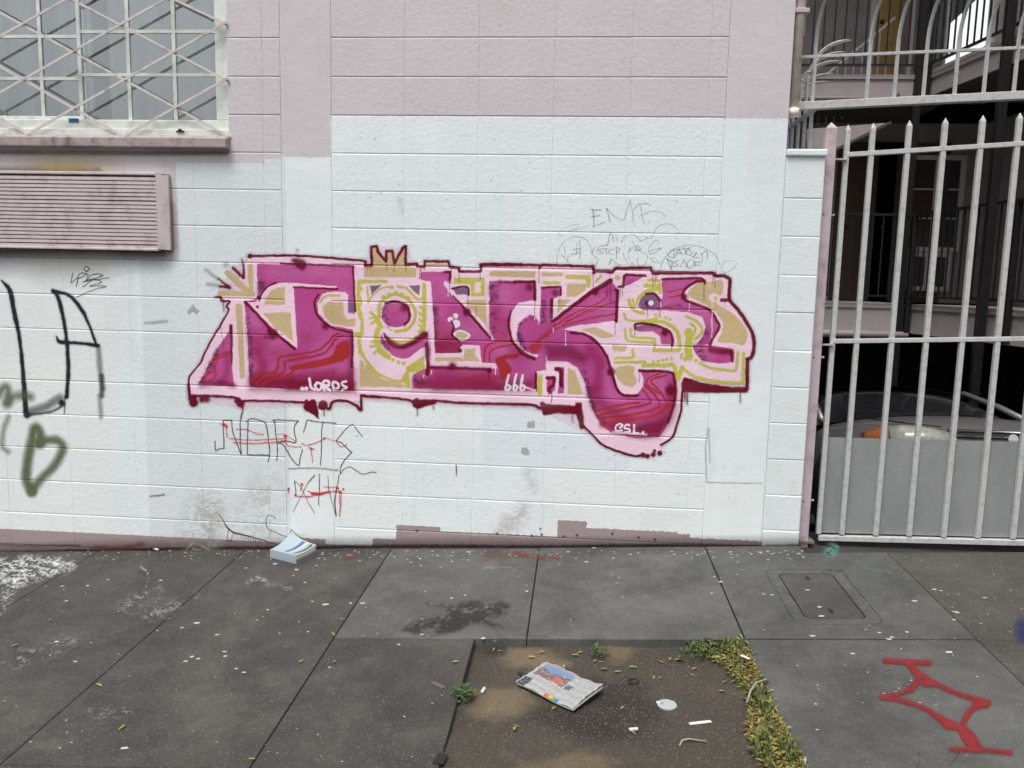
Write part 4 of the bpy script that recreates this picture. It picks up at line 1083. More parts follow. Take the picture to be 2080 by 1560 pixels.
EMB = '''
L I s 5 1.6 0.9: 488,185 505,300 498,368
L I s 5 1.6 0.9: 472,188 575,188
L I s 5 1.6 0.9: 475,262 560,250
L I s 4 1.6 0.8: 498,368 622,312
L I s 5 1.6 0.8: 675,315 632,172
S I s 4 1.6 0.7: 632,172 720,260 810,295 845,200 885,90
L I s 4 1.6 0.55: 885,90 935,360
L I s 4 1.6 0.6: 985,115 1035,340
S I s 4 1.6 0.7: 922,190 960,140 1060,120 1110,150
S I s 4 1.6 0.65: 975,260 1100,205 1200,210 1255,260
S I s 3 1.6 0.5: 180,380 320,340 330,370 230,415 320,395 450,350
S I s 3 1.6 0.55: 170,390 125,450 150,470 190,450
S I s 4 1.6 0.55: 108,770 120,640 180,530 270,475 380,480 450,540 480,640
L I s 4 1.6 0.75: 185,570 200,640
L I s 4 1.6 0.75: 155,655 222,735 230,670
L I s 4 1.6 0.75: 320,535 318,655
L I s 4 1.6 0.75: 358,505 350,700
L I s 4 1.6 0.75: 278,608 365,592
L I s 4 1.6 0.75: 262,662 355,642
L I s 4 1.6 0.8: 540,580 645,560 665,440 690,450 715,520
L I s 4 1.6 0.6: 735,450 750,530
S I s 4 1.6 0.75: 515,575 485,650 510,680 545,720 510,790
S I s 4 1.6 0.75: 600,600 530,610 600,640 540,650
L I s 4 1.6 0.8: 625,600 635,665
L I s 4 1.6 0.8: 610,605 655,600
S I s 4 1.6 0.8: 715,600 670,610 660,650 700,660
L I s 4 1.6 0.8: 735,580 740,705
S I s 4 1.6 0.75: 735,585 780,600 740,640
S I s 4 1.6 0.7: 790,535 830,470 910,452 960,475 992,515 1060,488 1110,485
S I s 3 1.6 0.6: 1110,490 1150,400 1220,345 1300,335 1385,390
S I s 4 1.6 0.7: 870,600 890,590 870,640 905,600 920,575
S I s 4 1.6 0.75: 900,520 960,600 1040,650
S I s 4 1.6 0.75: 950,560 1000,600 940,620 950,560
S I s 4 1.6 0.65: 1185,545 1170,510 1120,530 1080,600 1090,650 1150,640 1215,590
L I s 4 1.6 0.65: 1095,620 1215,590
S I s 4 1.6 0.65: 870,660 862,700 890,715
S I s 4 1.6 0.65: 885,780 895,745 915,750 918,778
S I s 4 1.6 0.65: 970,690 958,740 985,785 1040,760 1070,690 1050,655
S I s 4 1.6 0.65: 1150,700 1105,700 1120,735 1195,745
L I s 4 1.6 0.7: 655,775 685,710 780,780
L I s 4 1.6 0.6: 680,710 672,770
L I s 3 1.6 0.6: 800,640 860,760
S I s 4 1.6 0.7: 1210,820 1225,740 1290,650 1370,590 1500,560 1620,575 1730,625 1800,690 1830,770
S I b 4 1.6 0.8: 1345,610 1280,660 1340,690 1345,612
L I b 4 1.6 0.8: 1350,690 1400,600 1430,660
L I b 4 1.6 0.8: 1370,650 1420,645
L I b 4 1.6 0.8: 1455,580 1470,660
L I b 4 1.6 0.8: 1360,610 1520,590
S I b 4 1.6 0.8: 1500,600 1470,640 1520,670 1530,630 1500,600
L I b 4 1.6 0.8: 1550,640 1590,645 1545,690 1600,690
L I b 4 1.6 0.7: 1640,650 1645,740
S I b 4 1.6 0.7: 1640,660 1670,625 1700,640 1700,715
L I b 5 1.6 0.85: 1270,700 1320,820 1330,735 1270,705
S I b 4 1.6 0.8: 1395,725 1340,745 1390,770 1345,790
L I b 4 1.6 0.8: 1410,800 1450,710 1480,790
S I b 4 1.6 0.8: 1530,710 1490,740 1500,800 1545,780
L I b 4 1.6 0.8: 1560,720 1575,790
L I b 4 1.6 0.8: 1545,745 1640,735
L I b 4 1.6 0.8: 1545,775 1625,770
S I s 3 1.6 0.6: 1975,730 1900,720 1850,780 1850,830 1900,845 1980,800 2015,745
'''
tagpaint('pen_tag', EMB, 'thin grey pen scribbles reading EMB with rough circles above the magenta lettering', res=0.0022)
NOR = '''
L H b 8 2: 85,345 92,445 130,425 182,418
L H b 8 2: 182,422 170,122 262,122
S H b 8 2: 262,122 275,250 310,350 362,485
L H b 8 2: 362,485 352,250 358,100 380,30
S H b 8 2: 412,145 450,110 540,115 615,150 640,250 660,400 662,490 650,560
L H b 8 2: 440,135 430,260 428,485 660,492
L H b 8 2: 690,118 830,122 968,128
S H b 8 2: 710,122 730,260 745,430 738,552
S H b 8 2: 968,128 930,180 925,260 938,355 840,345 755,358
S H b 8 2: 755,358 810,385 850,450 900,530 972,600 985,520 1012,430
L H b 8 2: 1022,250 1062,122 1200,142 1362,154
S H b 8 2 0.9: 1228,145 1212,260 1212,400 1202,600
S H b 8 2: 1550,172 1500,185 1420,270 1368,340
L H b 8 2: 1368,340 1420,360 1532,462
S H b 8 2: 1532,462 1460,540 1415,620 1410,690
L H b 7 2: 1560,190 1642,292
S H b 7 2: 1410,690 1450,635 1520,620 1600,670 1660,692 1740,668 1788,672
L H b 7 2: 1395,700 1392,745 1385,800
L H b 7 2: 928,765 942,915
L H b 6 2 0.8: 928,765 1000,830 1070,990 1140,1105
L H b 8 2: 1065,788 1140,705
L H b 6 2 0.7: 1060,800 1000,920 912,1090
L H b 7 2: 1188,685 1190,740 1182,1020
L H b 6 2 0.8: 1275,705 1290,860 1330,1010 1365,1130
L H b 9 2: 1378,810 1350,980 1368,1132
'''
tagpaint('pen_tag', NOR, 'angular black marker letters starting NORT crossed out in red under the magenta lettering', res=0.0022)
RED = '''
B H r 16 8 0.9: 180,165 205,185
L H r 8 4 0.8: 140,160 200,170 218,305
S H r 9 4 0.85: 315,215 430,225 520,262 600,275
S H r 9 4 0.85: 240,312 420,330 640,325 830,312
S H r 10 4 0.9: 280,355 440,368 660,358 835,335
L H r 6 4 0.6: 745,265 820,272
B H r 12 5: 820,290 835,285
S H r 8 4 0.85: 835,290 845,385 900,398 1000,405
S H r 8 4 0.75: 850,295 900,320 945,350
S H r 9 4 0.85: 1000,365 1060,385 1160,355 1240,315
B H r 11 5: 1240,315 1100,420
S H r 7 4 0.7: 1250,310 1320,330 1370,345
S H r 8 4 0.8: 1370,355 1420,405 1475,380
L H r 9 4 0.85: 1075,410 1135,430
L H r 8 3 0.9: 1102,430 1118,565
B H r 14 5: 862,852
L H r 8 3: 862,850 860,885
B H r 12 5: 1004,800
L H r 7 3: 1000,800 990,870
S H r 10 4: 930,920 1060,930 1200,905 1320,875 1400,870
S H r 20 8: 1110,900 1200,895 1300,880
S H r 9 4 0.9: 1065,872 1120,890 1230,885
S H r 8 4 0.9: 1230,825 1330,830 1380,830
B H r 12 5: 938,915 1385,840 1410,880 1440,850
L H r 9 3: 1420,875 1415,990 1402,1135
L H r 7 3: 1400,870 1398,1010
'''
tagpaint('spray_strike', RED, 'thin dripping red spray lines striking through the black marker letters', res=0.0022, off=0.0024)
LOWM = '''
S H n 9 3 0.9: 100,1090,3 160,1160,7 205,1240,12 270,1300,16 420,1340,12 560,1380,8 760,1440,5
L H n 5 2 0.9: 230,1280 210,1400 250,1385
L H n 5 2 0.9: 275,1310 255,1410
S H b 6 2 0.85: 725,1165 690,1128 640,1140 625,1200 640,1260 690,1290 780,1330 880,1365
L H b 5 2 0.8: 675,1290 655,1355
S H b 6 2 0.8: 885,1365 888,1278 940,1320 1040,1400
S H b 4 2 0.6: 1000,1340 1040,1330
'''
for k_ in range(11): LOWM += f'L H n 4 2 0.85: {310+k_*26},{1310+k_*8} {306+k_*26},{1350+k_*7}\n'
tagpaint('spray_drip_line', LOWM, 'dark red dripping line and loose curl low on the wall behind the phone book', res=0.0022)

# ================================================================== PILLAR, PIPE, GATE, FENCE
M_PIL = simple('white_block_paint', lin((214, 222, 222))/WALL_E, 0.55, 0.05, 5, 0.9, 90, dirt=lin((205, 212, 211))/WALL_E, dirt_s=7)
pil = thing('gate_pillar', (2.15, 0.1, 0.12), 'slim white painted block pillar with flat cap joining the wall to the gate', 'pillar')
pz = [at(1640, v)[2] for v in (318, 403, 481, 560, 636, 714, 789, 862, 936, 1009, 1081, 1155)]
PW = X_PIL - X_COR - 0.0015
for a, b in zip(pz[:-1], pz[1:]):
    h = a-b; ix, iz = 0.005, 0.0055; w = PW; t = 0.2
    vs = [(0, JD, 0), (w, JD, 0), (w, JD, h), (0, JD, h), (ix, 0, iz), (w-ix, 0, iz), (w-ix, 0, h-iz), (ix, 0, h-iz), (0, t, 0), (w, t, 0), (w, t, h), (0, t, h)]
    fs = [(4,5,6,7),(0,1,5,4),(1,2,6,5),(2,3,7,6),(3,0,4,7),(0,8,9,1),(1,9,10,2),(2,10,11,3),(3,11,8,0),(8,11,10,9)]
    me = MB().add(vs, fs).mesh('concrete_block'); me.materials.append(M_PIL)
    link('concrete_block', me, None, pil, (X_COR+0.0015, 0.004+random.uniform(-1, 1)*0.0015, b))
zc = at(1640, 303)[2]
bevel(put('cap', MB().box((X_COR+0.001, -0.012, pz[0]+0.001), (X_PIL+0.006, 0.21, zc)), M_PIL, pil), 0.008)

M_PIPE = simple('pipe_paint', lin((238, 228, 210)), 0.55, 0.10, 14, dirt=lin((186, 152, 110)), dirt_s=18)
dp = thing('drain_pipe', (2.075, 0.03, 2.4), 'cream vertical drain pipe with rust stains at the corner of the wall', 'pipe')
zb = at(1606, 232, 0.03)[2]
put('pipe', MB().tube([(2.078, 0.035, zb), (2.078, 0.035, 4.6)], 0.024, 14), M_PIPE, dp, True)
put('end_cap', MB().tube([(2.078, 0.035, zb-0.012), (2.078, 0.035, zb+0.03)], 0.029, 14), M_PIPE, dp, True)
zk = at(1618, 24, 0.03)[2]; M_GATE = simple('gate_paint', lin((194, 195, 194)), 0.42, 0.10, 25, dirt=lin((152, 150, 146)), dirt_s=34)
M_POST = simple('post_paint', lin((194, 178, 184)), 0.45, 0.08, 18, dirt=lin((150, 130, 132)), dirt_s=14)
bevel(put('bracket', MB().box((2.046, 0.002, zk-0.012), (2.12, 0.068, zk+0.012)), M_POST, dp), 0.003)

post = thing('gate_post', (2.285, 0.10, 0.12), 'pink painted square steel hinge post with a pyramid tip beside the pillar', 'post')
X0p, X1p = X_PIL+0.008, X_PIL+0.064; zt_ = at(1688, 262, 0.08)[2]; ztp = at(1688, 250, 0.08)[2]
bevel(put('tube', MB().box((X0p, 0.05, 0.06), (X1p, 0.106, zt_)), M_POST, post), 0.004)
xm, ym = (X0p+X1p)/2, 0.078
put('tip', MB().add([(X0p, 0.05, zt_+0.0005), (X1p, 0.05, zt_+0.0005), (X1p, 0.106, zt_+0.0005), (X0p, 0.106, zt_+0.0005), (xm, ym, zt_+0.035)], [(0,1,4),(1,2,4),(2,3,4),(3,0,4),(3,2,1,0)]), M_POST, post)
M_RUST = simple('rusty_bolt', (0.20, 0.16, 0.13), 0.7, 0.3, 60)
for v in (436, 727, 1020):
    p = at(1682, v, 0.05); put('bolt', MB().tube([(X1p-0.005, 0.078, p[2]), (X1p+0.022, 0.078, p[2])], 0.006, 8), M_POST, post)
    put('bolt_hole', MB().tube([(X0p+0.014, 0.0495, p[2]), (X0p+0.014, 0.0485, p[2])], 0.0045, 10), M_DARK, post)
put('base_plate', MB().box((X0p-0.004, 0.035, gz(2.28, 0)+0.002), (X1p+0.03, 0.12, gz(2.28, 0)+0.014)), M_RUST, post)

# the gate leaf: hinged beside the post, opened a touch towards the street, rails following the street's slope
gate = thing('picket_gate', (2.40, 0.10, 0.16), 'grey white steel picket gate with pointed tips and a sheet metal kick panel', 'gate')
GA = R(4.0); GX0 = 2.40
def gpl(u, v):
    # point on the leaf's plane through (GX0,0.10)
    d = ray(u, v); n = np.array([math.sin(GA), math.cos(GA), 0]); t = ((np.array([GX0, 0.10, 0]) - CAM) @ n)/(d @ n); return CAM + t*d
tipl, tipr = gpl(1727, 251), gpl(2071, 227)
def zl(x, u0, v0, u1, v1):
    a, b = gpl(u0, v0), gpl(u1, v1); return a[2] + (b[2]-a[2])*(x-a[0])/(b[0]-a[0])
def gy(x): return 0.10 - (x-GX0)*math.tan(GA)
ztop = lambda x: zl(x, 1727, 251, 2071, 227)
zbot = lambda x: zl(x, 1665, 1088, 2080, 1099)
px = [gpl(u, 690)[0] for u in (1691, 1740, 1811, 1881, 1954, 2026)]
dx = (px[-1]-px[2])/3; px += [px[-1]+dx*k for k in (1, 2, 3)]
for x in px:
    w = 0.026; y = gy(x); z0, z1 = zbot(x)+0.012, ztop(x); mb = MB()
    a = w/2; zs = z1-0.035
    mb.add([(x-a, y-a, z0), (x+a, y-a, z0), (x+a, y+a, z0), (x-a, y+a, z0), (x-a, y-a, zs), (x+a, y-a, zs), (x+a, y+a, zs), (x-a, y+a, zs), (x, y, z1)],
           [(0,3,2,1),(0,1,5,4),(1,2,6,5),(2,3,7,6),(3,0,4,7),(4,5,8),(5,6,8),(6,7,8),(7,4,8)])
    bevel(put('picket', mb, M_GATE, gate), 0.002, 1)
xl, xr = px[0]-0.0, px[-1]+0.02
def rail(name, u0, v0, u1, v1, h, xs=None, dy=-0.0):
    x0 = xs if xs is not None else xl; a, b = (x0, gy(x0)+dy, zl(x0, u0, v0, u1, v1)), (xr, gy(xr)+dy, zl(xr, u0, v0, u1, v1))
    bevel(put(name, MB().bar(a, b, 0.030, h, (0, 0, 1)), M_GATE, gate), 0.002, 1)
rail('rail', 1700, 316, 2080, 292, 0.024); rail('rail', 1690, 693, 2080, 688, 0.024); rail('rail', 1665, 1092, 2080, 1102, 0.030)
M_SHEET, t_s, p_s = newmat('galvanised_sheet'); P_ = pos(t_s)
sheet_c = mix(t_s, noise(t_s, P_, 3.2, 6.0, 0.72, sc3=(1.6, 1, 0.8)), (0.27, 0.30, 0.305), (0.52, 0.54, 0.54))
setin(t_s, p_s, 'Base Color', mix(t_s, math2(t_s, 'MULTIPLY', ramp(t_s, noise(t_s, P_, 170.0, 2.0, 0.5), [(0.66, 0.0), (0.72, 1.0)]), 0.6), sheet_c, (0.75, 0.78, 0.78))); p_s.inputs['Metallic'].default_value = 0.55
setin(t_s, p_s, 'Roughness', math2(t_s, 'ADD', math2(t_s, 'MULTIPLY', noise(t_s, P_, 30.0, 3.0), 0.25), 0.36))
setin(t_s, p_s, 'Normal', bump(t_s, noise(t_s, P_, 9.0, 2.0), 0.15, 0.004))
mb = MB(); xs_, xe_ = px[0]+0.001, xr
for (x, n) in ((xs_, 0), (xe_, 1)): pass
n_ = 24; vs = []
for i in range(n_+1):
    x = xs_ + (xe_-xs_)*i/n_; yy = gy(x)+0.0145 + 0.0015*math.sin(i*1.1)
    vs += [(x, yy, zbot(x)+0.014), (x, yy, zl(x, 1680, 889, 2080, 899)), (x, yy+0.0015, zl(x, 1680, 889, 2080, 899)), (x, yy+0.0015, zbot(x)+0.014)]
fs = []
for i in range(n_):
    for k in range(4): fs.append((4*i+k, 4*i+4+k, 4*i+4+(k+1) % 4, 4*i+(k+1) % 4))
put('kick_panel', mb.add(vs, fs), M_SHEET, gate)
for u, v in ((1690, 694), (1690, 319)):
    p = gpl(u, v); put('hinge', MB().bar((X1p-0.002, 0.075, p[2]-0.016), (px[0], 0.09, p[2]-0.016), 0.03, 0.008, (0, 0, 1)), M_POST, gate)

# the spiked fence above the gate
fen = thing('spiked_fence', (2.1, 0.1, 2.5), 'pale steel fence section of outward curved spikes on a thick beam over the gate', 'fence')
YB = 0.11
b0, b1 = at(1603, 217, YB), at(2080, 194, YB); sl_ = (b1[2]-b0[2])/(b1[0]-b0[0])
def fz(x, u0, v0, u1, v1):
    a, b = at(u0, v0, YB), at(u1, v1, YB); return a[2]+(b[2]-a[2])*(x-a[0])/(b[0]-a[0])
xR = 4.1
bevel(put('beam', MB().bar((X_COR+0.012, YB, fz(X_COR, 1603, 217, 2080, 194)), (xR, YB, fz(xR, 1603, 217, 2080, 194)), 0.045, 0.042, (0, 0, 1)), M_GATE, fen), 0.003, 1)
bevel(put('rail', MB().bar((X_COR+0.012, YB, fz(X_COR, 1610, 117, 2080, 97)), (xR, YB, fz(xR, 1610, 117, 2080, 97)), 0.014, 0.016, (0, 0, 1)), M_GATE, fen), 0.002, 1)
bx = [at(u, 195, YB)[0] for u in (1650, 1760, 1816, 1875, 1938, 1997, 2058)]; bx += [bx[-1]+0.155*k for k in (1, 2, 3)]
def spike(parent, x, y, z0, z1, z2, dirv, w=0.016, name='spike', reach=0.20):
    pts = [Vector((x, y, z0)), Vector((x, y, (z0+z1)/2)), Vector((x, y, z1))]
    for k in range(1, 9):
        a = k/8*R(82); rr = z2
        pts.append(Vector((x, y, z1)) + Vector((dirv[0], dirv[1], 0))*(reach*(1-math.cos(a))) + Vector((0, 0, rr*math.sin(a))))
    rs = [w*0.62]*(len(pts)-1) + [0.004]
    return put(name, MB().tube(pts, rs, 4), M_GATE, parent)
for k, x in enumerate(bx):
    zb_ = fz(x, 1603, 217, 2080, 194); zr_ = fz(x, 1610, 117, 2080, 97)
    spike(fen, x, YB-0.001, zb_+0.012, zr_+0.03, 0.22, (0, -1), reach=0.16)
ret = thing('spiked_fence', (2.12, 0.5, 2.2), 'short return of sideways curved spikes behind the pillar cap beside the drain pipe', 'fence')
xq = at(1646, 270, 0.20)[0]
for u_, tu, tv in ((1646, 1731, 82), (1633, 1719, 106), (1621, 1708, 124), (1609, 1696, 150), (1600, 1686, 166)):
    y = atx(u_, 270, xq)[1]; tp = at(tu, tv, y); x_t, z_t = tp[0], tp[2]; zc_ = z_t-0.13; pts = [(xq, y, 1.15), (xq, y, 1.9), (xq, y, zc_)]
    for k in range(1, 10):
        a = R(88)*k/9; pts.append((xq + (x_t-xq)*(1-math.cos(a)), y, zc_ + (z_t-zc_)*math.sin(a)))
    put('spike', MB().tube(pts, [0.0105]*(len(pts)-2)+[0.009, 0.003], 4), M_GATE, ret)
for z in (1.30, 2.52): put('rail', MB().bar((xq, 0.15, z), (xq, 1.6, z), 0.02, 0.02, (0, 0, 1)), M_GATE, ret)

lp = thing('latch_post', (xr+0.06, 0.08, 0.2), 'tall plain steel post at the latch side of the gate carrying the fence beam', 'post')
xlp = xr+0.065
bevel(put('tube', MB().box((xlp-0.035, 0.135, 0.05), (xlp+0.035, 0.205, fz(xlp, 1610, 117, 2080, 97)+0.05)), M_GATE, lp), 0.004)
put('strike_plate', MB().box((xlp-0.05, gy(xr)-0.01, 1.2), (xlp-0.036, 0.17, 1.35)), M_GATE, lp)
# ================================================================== MOTEL COURTYARD BEHIND THE GATE
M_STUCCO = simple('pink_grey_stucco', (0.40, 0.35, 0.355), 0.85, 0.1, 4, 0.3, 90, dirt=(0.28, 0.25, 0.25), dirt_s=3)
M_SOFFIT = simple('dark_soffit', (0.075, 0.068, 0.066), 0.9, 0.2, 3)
M_BLACK = simple('black_iron', (0.010, 0.010, 0.011), 0.45, 0.2)
M_YDOOR = simple('yellow_door_paint', (0.52, 0.35, 0.09), 0.4, 0.06)
M_BDOOR = simple('brown_door', (0.07, 0.042, 0.024), 0.5, 0.15, 10)
M_WTRIM = simple('white_trim', (0.72, 0.71, 0.68), 0.5, 0.05)
M_DGLASS = glass_material('motel_glass', (0.25, 0.27, 0.28), 0.10, 0.03)
M_WGLASS = glass_material('clear_motel_glass', (0.93, 0.95, 0.95), 0.06, 0.03)
M_WBLIND = simple('white_blind', (0.86, 0.88, 0.88), 0.6, 0.03)
M_BLIND = simple('blind_slats', (0.5, 0.5, 0.48), 0.7, 0.08)
M_PIPEBLK = simple('painted_pipe', (0.16, 0.14, 0.145), 0.5, 0.15)
YD = 5.6; XC = 4.96; ZU0, ZU1 = 3.80, 4.05; ZL0, ZL1 = 1.04, 1.39
AW = math.atan2(0.23, 1.6)
mot = thing('motel_building', (4.0, 6.0, ZL0), 'pink grey two level motel with dark walkways seen through the gate', 'building')
def wingp(s, off, z):
    # s metres from the inner corner towards the street along the wing's deck edge, off metres behind that edge
    return (XC + s*math.sin(AW) + off*math.cos(AW), YD - s*math.cos(AW) + off*math.sin(AW), z)
def wing_box(mb, s0, s1, o0, o1, z0, z1):
    P8 = [wingp(s, o, z) for z in (z0, z1) for s, o in ((s0, o0), (s0, o1), (s1, o1), (s1, o0))]
    return mb.add(P8, [(0,1,2,3),(7,6,5,4),(0,4,5,1),(1,5,6,2),(2,6,7,3),(3,7,4,0)])
WL = 3.6
for nm, z0, z1 in (('upper', ZU0, ZU1), ('lower', ZL0, ZL1)):
    put('walkway_deck', MB().box((-0.5, YD, z0), (XC+0.001, YD+1.4, z1)), M_STUCCO, mot)
    put('walkway_deck', wing_box(MB(), 0.0, WL, 0.0, 1.5, z0+0.001, z1-0.001), M_STUCCO, mot)
    put('nosing', MB().box((-0.5, YD-0.018, z1-0.055), (XC+0.004, YD-0.001, z1-0.003)), M_STUCCO, mot)
    put('nosing', wing_box(MB(), 0.02, WL, -0.02, -0.001, z1-0.06, z1-0.004), M_STUCCO, mot)
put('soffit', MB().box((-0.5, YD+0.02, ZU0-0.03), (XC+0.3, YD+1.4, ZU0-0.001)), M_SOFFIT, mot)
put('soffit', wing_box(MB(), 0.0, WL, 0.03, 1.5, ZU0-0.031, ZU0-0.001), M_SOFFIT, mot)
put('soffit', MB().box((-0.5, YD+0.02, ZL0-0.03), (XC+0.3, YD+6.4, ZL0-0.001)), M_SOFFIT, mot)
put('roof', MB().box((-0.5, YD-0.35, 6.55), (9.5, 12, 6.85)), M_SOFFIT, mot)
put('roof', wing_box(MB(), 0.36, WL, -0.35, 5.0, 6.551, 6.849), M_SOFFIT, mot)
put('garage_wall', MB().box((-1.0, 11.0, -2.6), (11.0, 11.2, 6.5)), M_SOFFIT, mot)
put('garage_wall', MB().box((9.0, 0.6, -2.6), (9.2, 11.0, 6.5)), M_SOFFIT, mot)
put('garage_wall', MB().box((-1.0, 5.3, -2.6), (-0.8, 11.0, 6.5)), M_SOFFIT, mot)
YW = YD+1.4
for z0, z1 in ((ZL1, ZU0-0.032), (ZU1, 6.55)):
    put('wall', MB().box((-0.5, YW, z0+0.001), (6.3, YW+0.15, z1)), M_STUCCO, mot)
    wo_ = 0.34 if z0 > 3 else 1.5
    put('wall', wing_box(MB(), -1.38, WL, wo_, wo_+0.15, z0+0.001, z1), M_STUCCO, mot)
put('end_wall', wing_box(MB(), WL+0.001, WL+0.15, -0.0, 4.5, -1.5, 6.5), M_STUCCO, mot)
# doors and windows on the back run
def unit_door(x, z, m, w=0.85, h=2.05):
    d = bevel(put('door', MB().box((x, YW-0.03, z+0.01), (x+w, YW-0.001, z+h)), m, mot), 0.004, 1)
    put('frame', MB().box((x-0.07, YW-0.045, z+0.01), (x-0.002, YW-0.0005, z+h+0.07)).box((x+w+0.002, YW-0.045, z+0.01), (x+w+0.07, YW-0.0005, z+h+0.07)).box((x-0.002, YW-0.045, z+h+0.003), (x+w+0.002, YW-0.0005, z+h+0.07)), M_WTRIM if m is M_YDOOR else M_SOFFIT, d)
    put('handle', MB().tube([(x+0.08, YW-0.07, z+1.0), (x+0.08, YW-0.03, z+1.0)], 0.025, 8), M_BLACK, d)
def unit_window(x, z, w, h, blind=True):
    f = put('window', MB().box((x-0.06, YW-0.05, z-0.06), (x, YW-0.001, z+h+0.06)).box((x+w, YW-0.05, z-0.06), (x+w+0.06, YW-0.001, z+h+0.06)).box((x+0.0005, YW-0.05, z-0.06), (x+w-0.0005, YW-0.001, z)).box((x+0.0005, YW-0.05, z+h), (x+w-0.0005, YW-0.001, z+h+0.06)).box((x+w/2-0.02, YW-0.045, z), (x+w/2+0.02, YW-0.004, z+h)), M_WTRIM, mot)
    put('pane', MB().add([(x, YW-0.025, z), (x+w, YW-0.025, z), (x+w, YW-0.025, z+h), (x, YW-0.025, z+h)], [(0,1,2,3)]), M_DGLASS, f)
    if blind:
        mb = MB(); n = int(h/0.04)
        for k in range(n): mb.box((x+0.01, YW-0.014, z+0.04*k+0.004), (x+w-0.01, YW-0.010, z+0.04*k+0.032))
        put('blind', mb, M_BLIND, f)
    else:
        for k in (1, 2): put('muntin', MB().box((x+0.001, YW-0.04, z+h*k/3-0.01), (x+w-0.001, YW-0.012, z+h*k/3+0.01)), M_WTRIM, f)
yd = at(1772, 100, YW); unit_door(yd[0], ZU1, M_YDOOR, at(1845, 100, YW)[0]-yd[0])
unit_door(at(1770, 500, YW)[0], ZL1, M_BDOOR); unit_window(at(1846, 420, YW)[0], ZL1+0.75, 0.62, 1.15, False)
unit_door(at(1700, 500, YW)[0], ZL1, M_BDOOR, 0.7)
unit_window(at(1836, 560, YW)[0]+0.02, ZL1+0.22, 0.5, 0.4)
unit_door(2.6, ZL1, M_BDOOR); unit_door(1.6, ZL1, M_BDOOR); unit_window(2.9, ZU1+0.9, 0.9, 1.0)
# wing windows (facing the courtyard)
def wing_window(s0, s1, z0, z1, blind, o=1.5):
    mb = MB()
    wing_box(mb, s0-0.07, s0, o-0.05, o-0.001, z0-0.08, z1+0.07); wing_box(mb, s1, s1+0.07, o-0.05, o-0.001, z0-0.08, z1+0.07)
    wing_box(mb, s0+0.0005, s1-0.0005, o-0.06, o-0.001, z0-0.09, z0); wing_box(mb, s0+0.0005, s1-0.0005, o-0.05, o-0.001, z1, z1+0.07); wing_box(mb, (s0+s1)/2-0.025, (s0+s1)/2+0.025, o-0.045, o-0.002, z0, z1)
    f = put('window', mb, M_WTRIM, mot)
    put('pane', MB().add([wingp(s0, o-0.02, z0), wingp(s1, o-0.02, z0), wingp(s1, o-0.02, z1), wingp(s0, o-0.02, z1)], [(0,1,2,3)]), M_WGLASS if o < 1 else M_DGLASS, f)
    mb = MB()
    for k in range(int((z1-z0)/0.05)): wing_box(mb, s0+0.01, s1-0.01, o-0.014, o-0.008, z0+0.05*k+0.002, z0+0.05*k+0.046)
    put('blind', mb, (M_WBLIND if o < 1 else M_BLIND) if blind else M_SOFFIT, f)
wing_window(-1.0, 0.55, ZU1+0.16, ZU1+1.7, True, 0.34)
M_GLOW, t_l, p_l = newmat('lit_window'); t_l.nodes.remove(p_l); em = N(t_l, 'ShaderNodeEmission'); em.inputs[1].default_value = 0.85; t_l.links.new(em.outputs[0], t_l.nodes['Material Output'].inputs['Surface'])  # added glow, imitates daylight showing in the wing window
em.inputs[0].default_value = (0.95, 1.0, 0.98, 1)
put('glow_pane', MB().add([wingp(-0.20, 0.30, ZU1+0.17), wingp(0.53, 0.30, ZU1+0.17), wingp(0.53, 0.30, ZU1+0.80), wingp(-0.20, 0.30, ZU1+0.62)], [(0,1,2,3)]), M_GLOW, [c_ for c_ in mot.children if c_.name.startswith('window')][-1])
wing_window(1.5, 2.6, ZU1+0.7, ZU1+1.7, True, 0.34); wing_window(0.5, 1.7, ZL1+0.6, ZL1+1.8, True); wing_window(2.2, 3.0, ZL1+0.6, ZL1+1.8, True)
put('baseboard', wing_box(MB(), 0.0, WL, -0.012, 0.03, ZU1+0.0005, ZU1+0.035), M_WTRIM, mot)
txt = bpy.data.curves.new('room_number', 'FONT'); txt.body = '154'; txt.size = 0.16; txt.extrude = 0.003
pp = at(1850, 82, YW-0.01); tx = bpy.data.objects.new('room_number', txt); COL.objects.link(tx)
dg = bpy.context.evaluated_depsgraph_get(); tme = bpy.data.meshes.new_from_object(tx.evaluated_get(dg)); bpy.data.objects.remove(tx)
tme.transform(Matrix.Translation((pp[0]-0.02, YW-0.006, pp[2]-0.06)) @ Matrix.Rotation(R(90), 4, 'X')); tme.materials.clear()
link('room_number', tme, simple('number_paint', (0.30, 0.28, 0.12), 0.5), mot)

# railings
def railing(name, P0, P1, label, n, h=1.05, grp=None, post=True):
    P0, P1 = Vector(P0), Vector(P1); r = thing(name, P0, label, 'railing', grp); up = Vector((0, 0, 1))
    put('top_rail', MB().bar(P0+up*h, P1+up*h, 0.045, 0.03), M_BLACK, r); put('bottom_rail', MB().bar(P0+up*0.09, P1+up*0.09, 0.03, 0.025), M_BLACK, r)
    bm_ = MB().box((-0.008, -0.008, 0.1), (0.008, 0.008, h-0.016)).mesh('baluster'); bm_.materials.append(M_BLACK)
    for k in range(n+1): link('baluster', bm_, None, r, P0+(P1-P0)*(k/n))
    if post:
        for k in (0, 0.5, 1):
            q = P0+(P1-P0)*k; put('post', MB().box((q.x-0.03, q.y-0.03, q.z-0.34), (q.x+0.03, q.y+0.03, q.z+h+0.02)), M_BLACK, r)
    return r
railing('railing', (1.2, YD-0.05, ZU1), (XC-0.04, YD-0.05, ZU1), 'black iron railing on the upper walkway in front of the yellow door', 31)
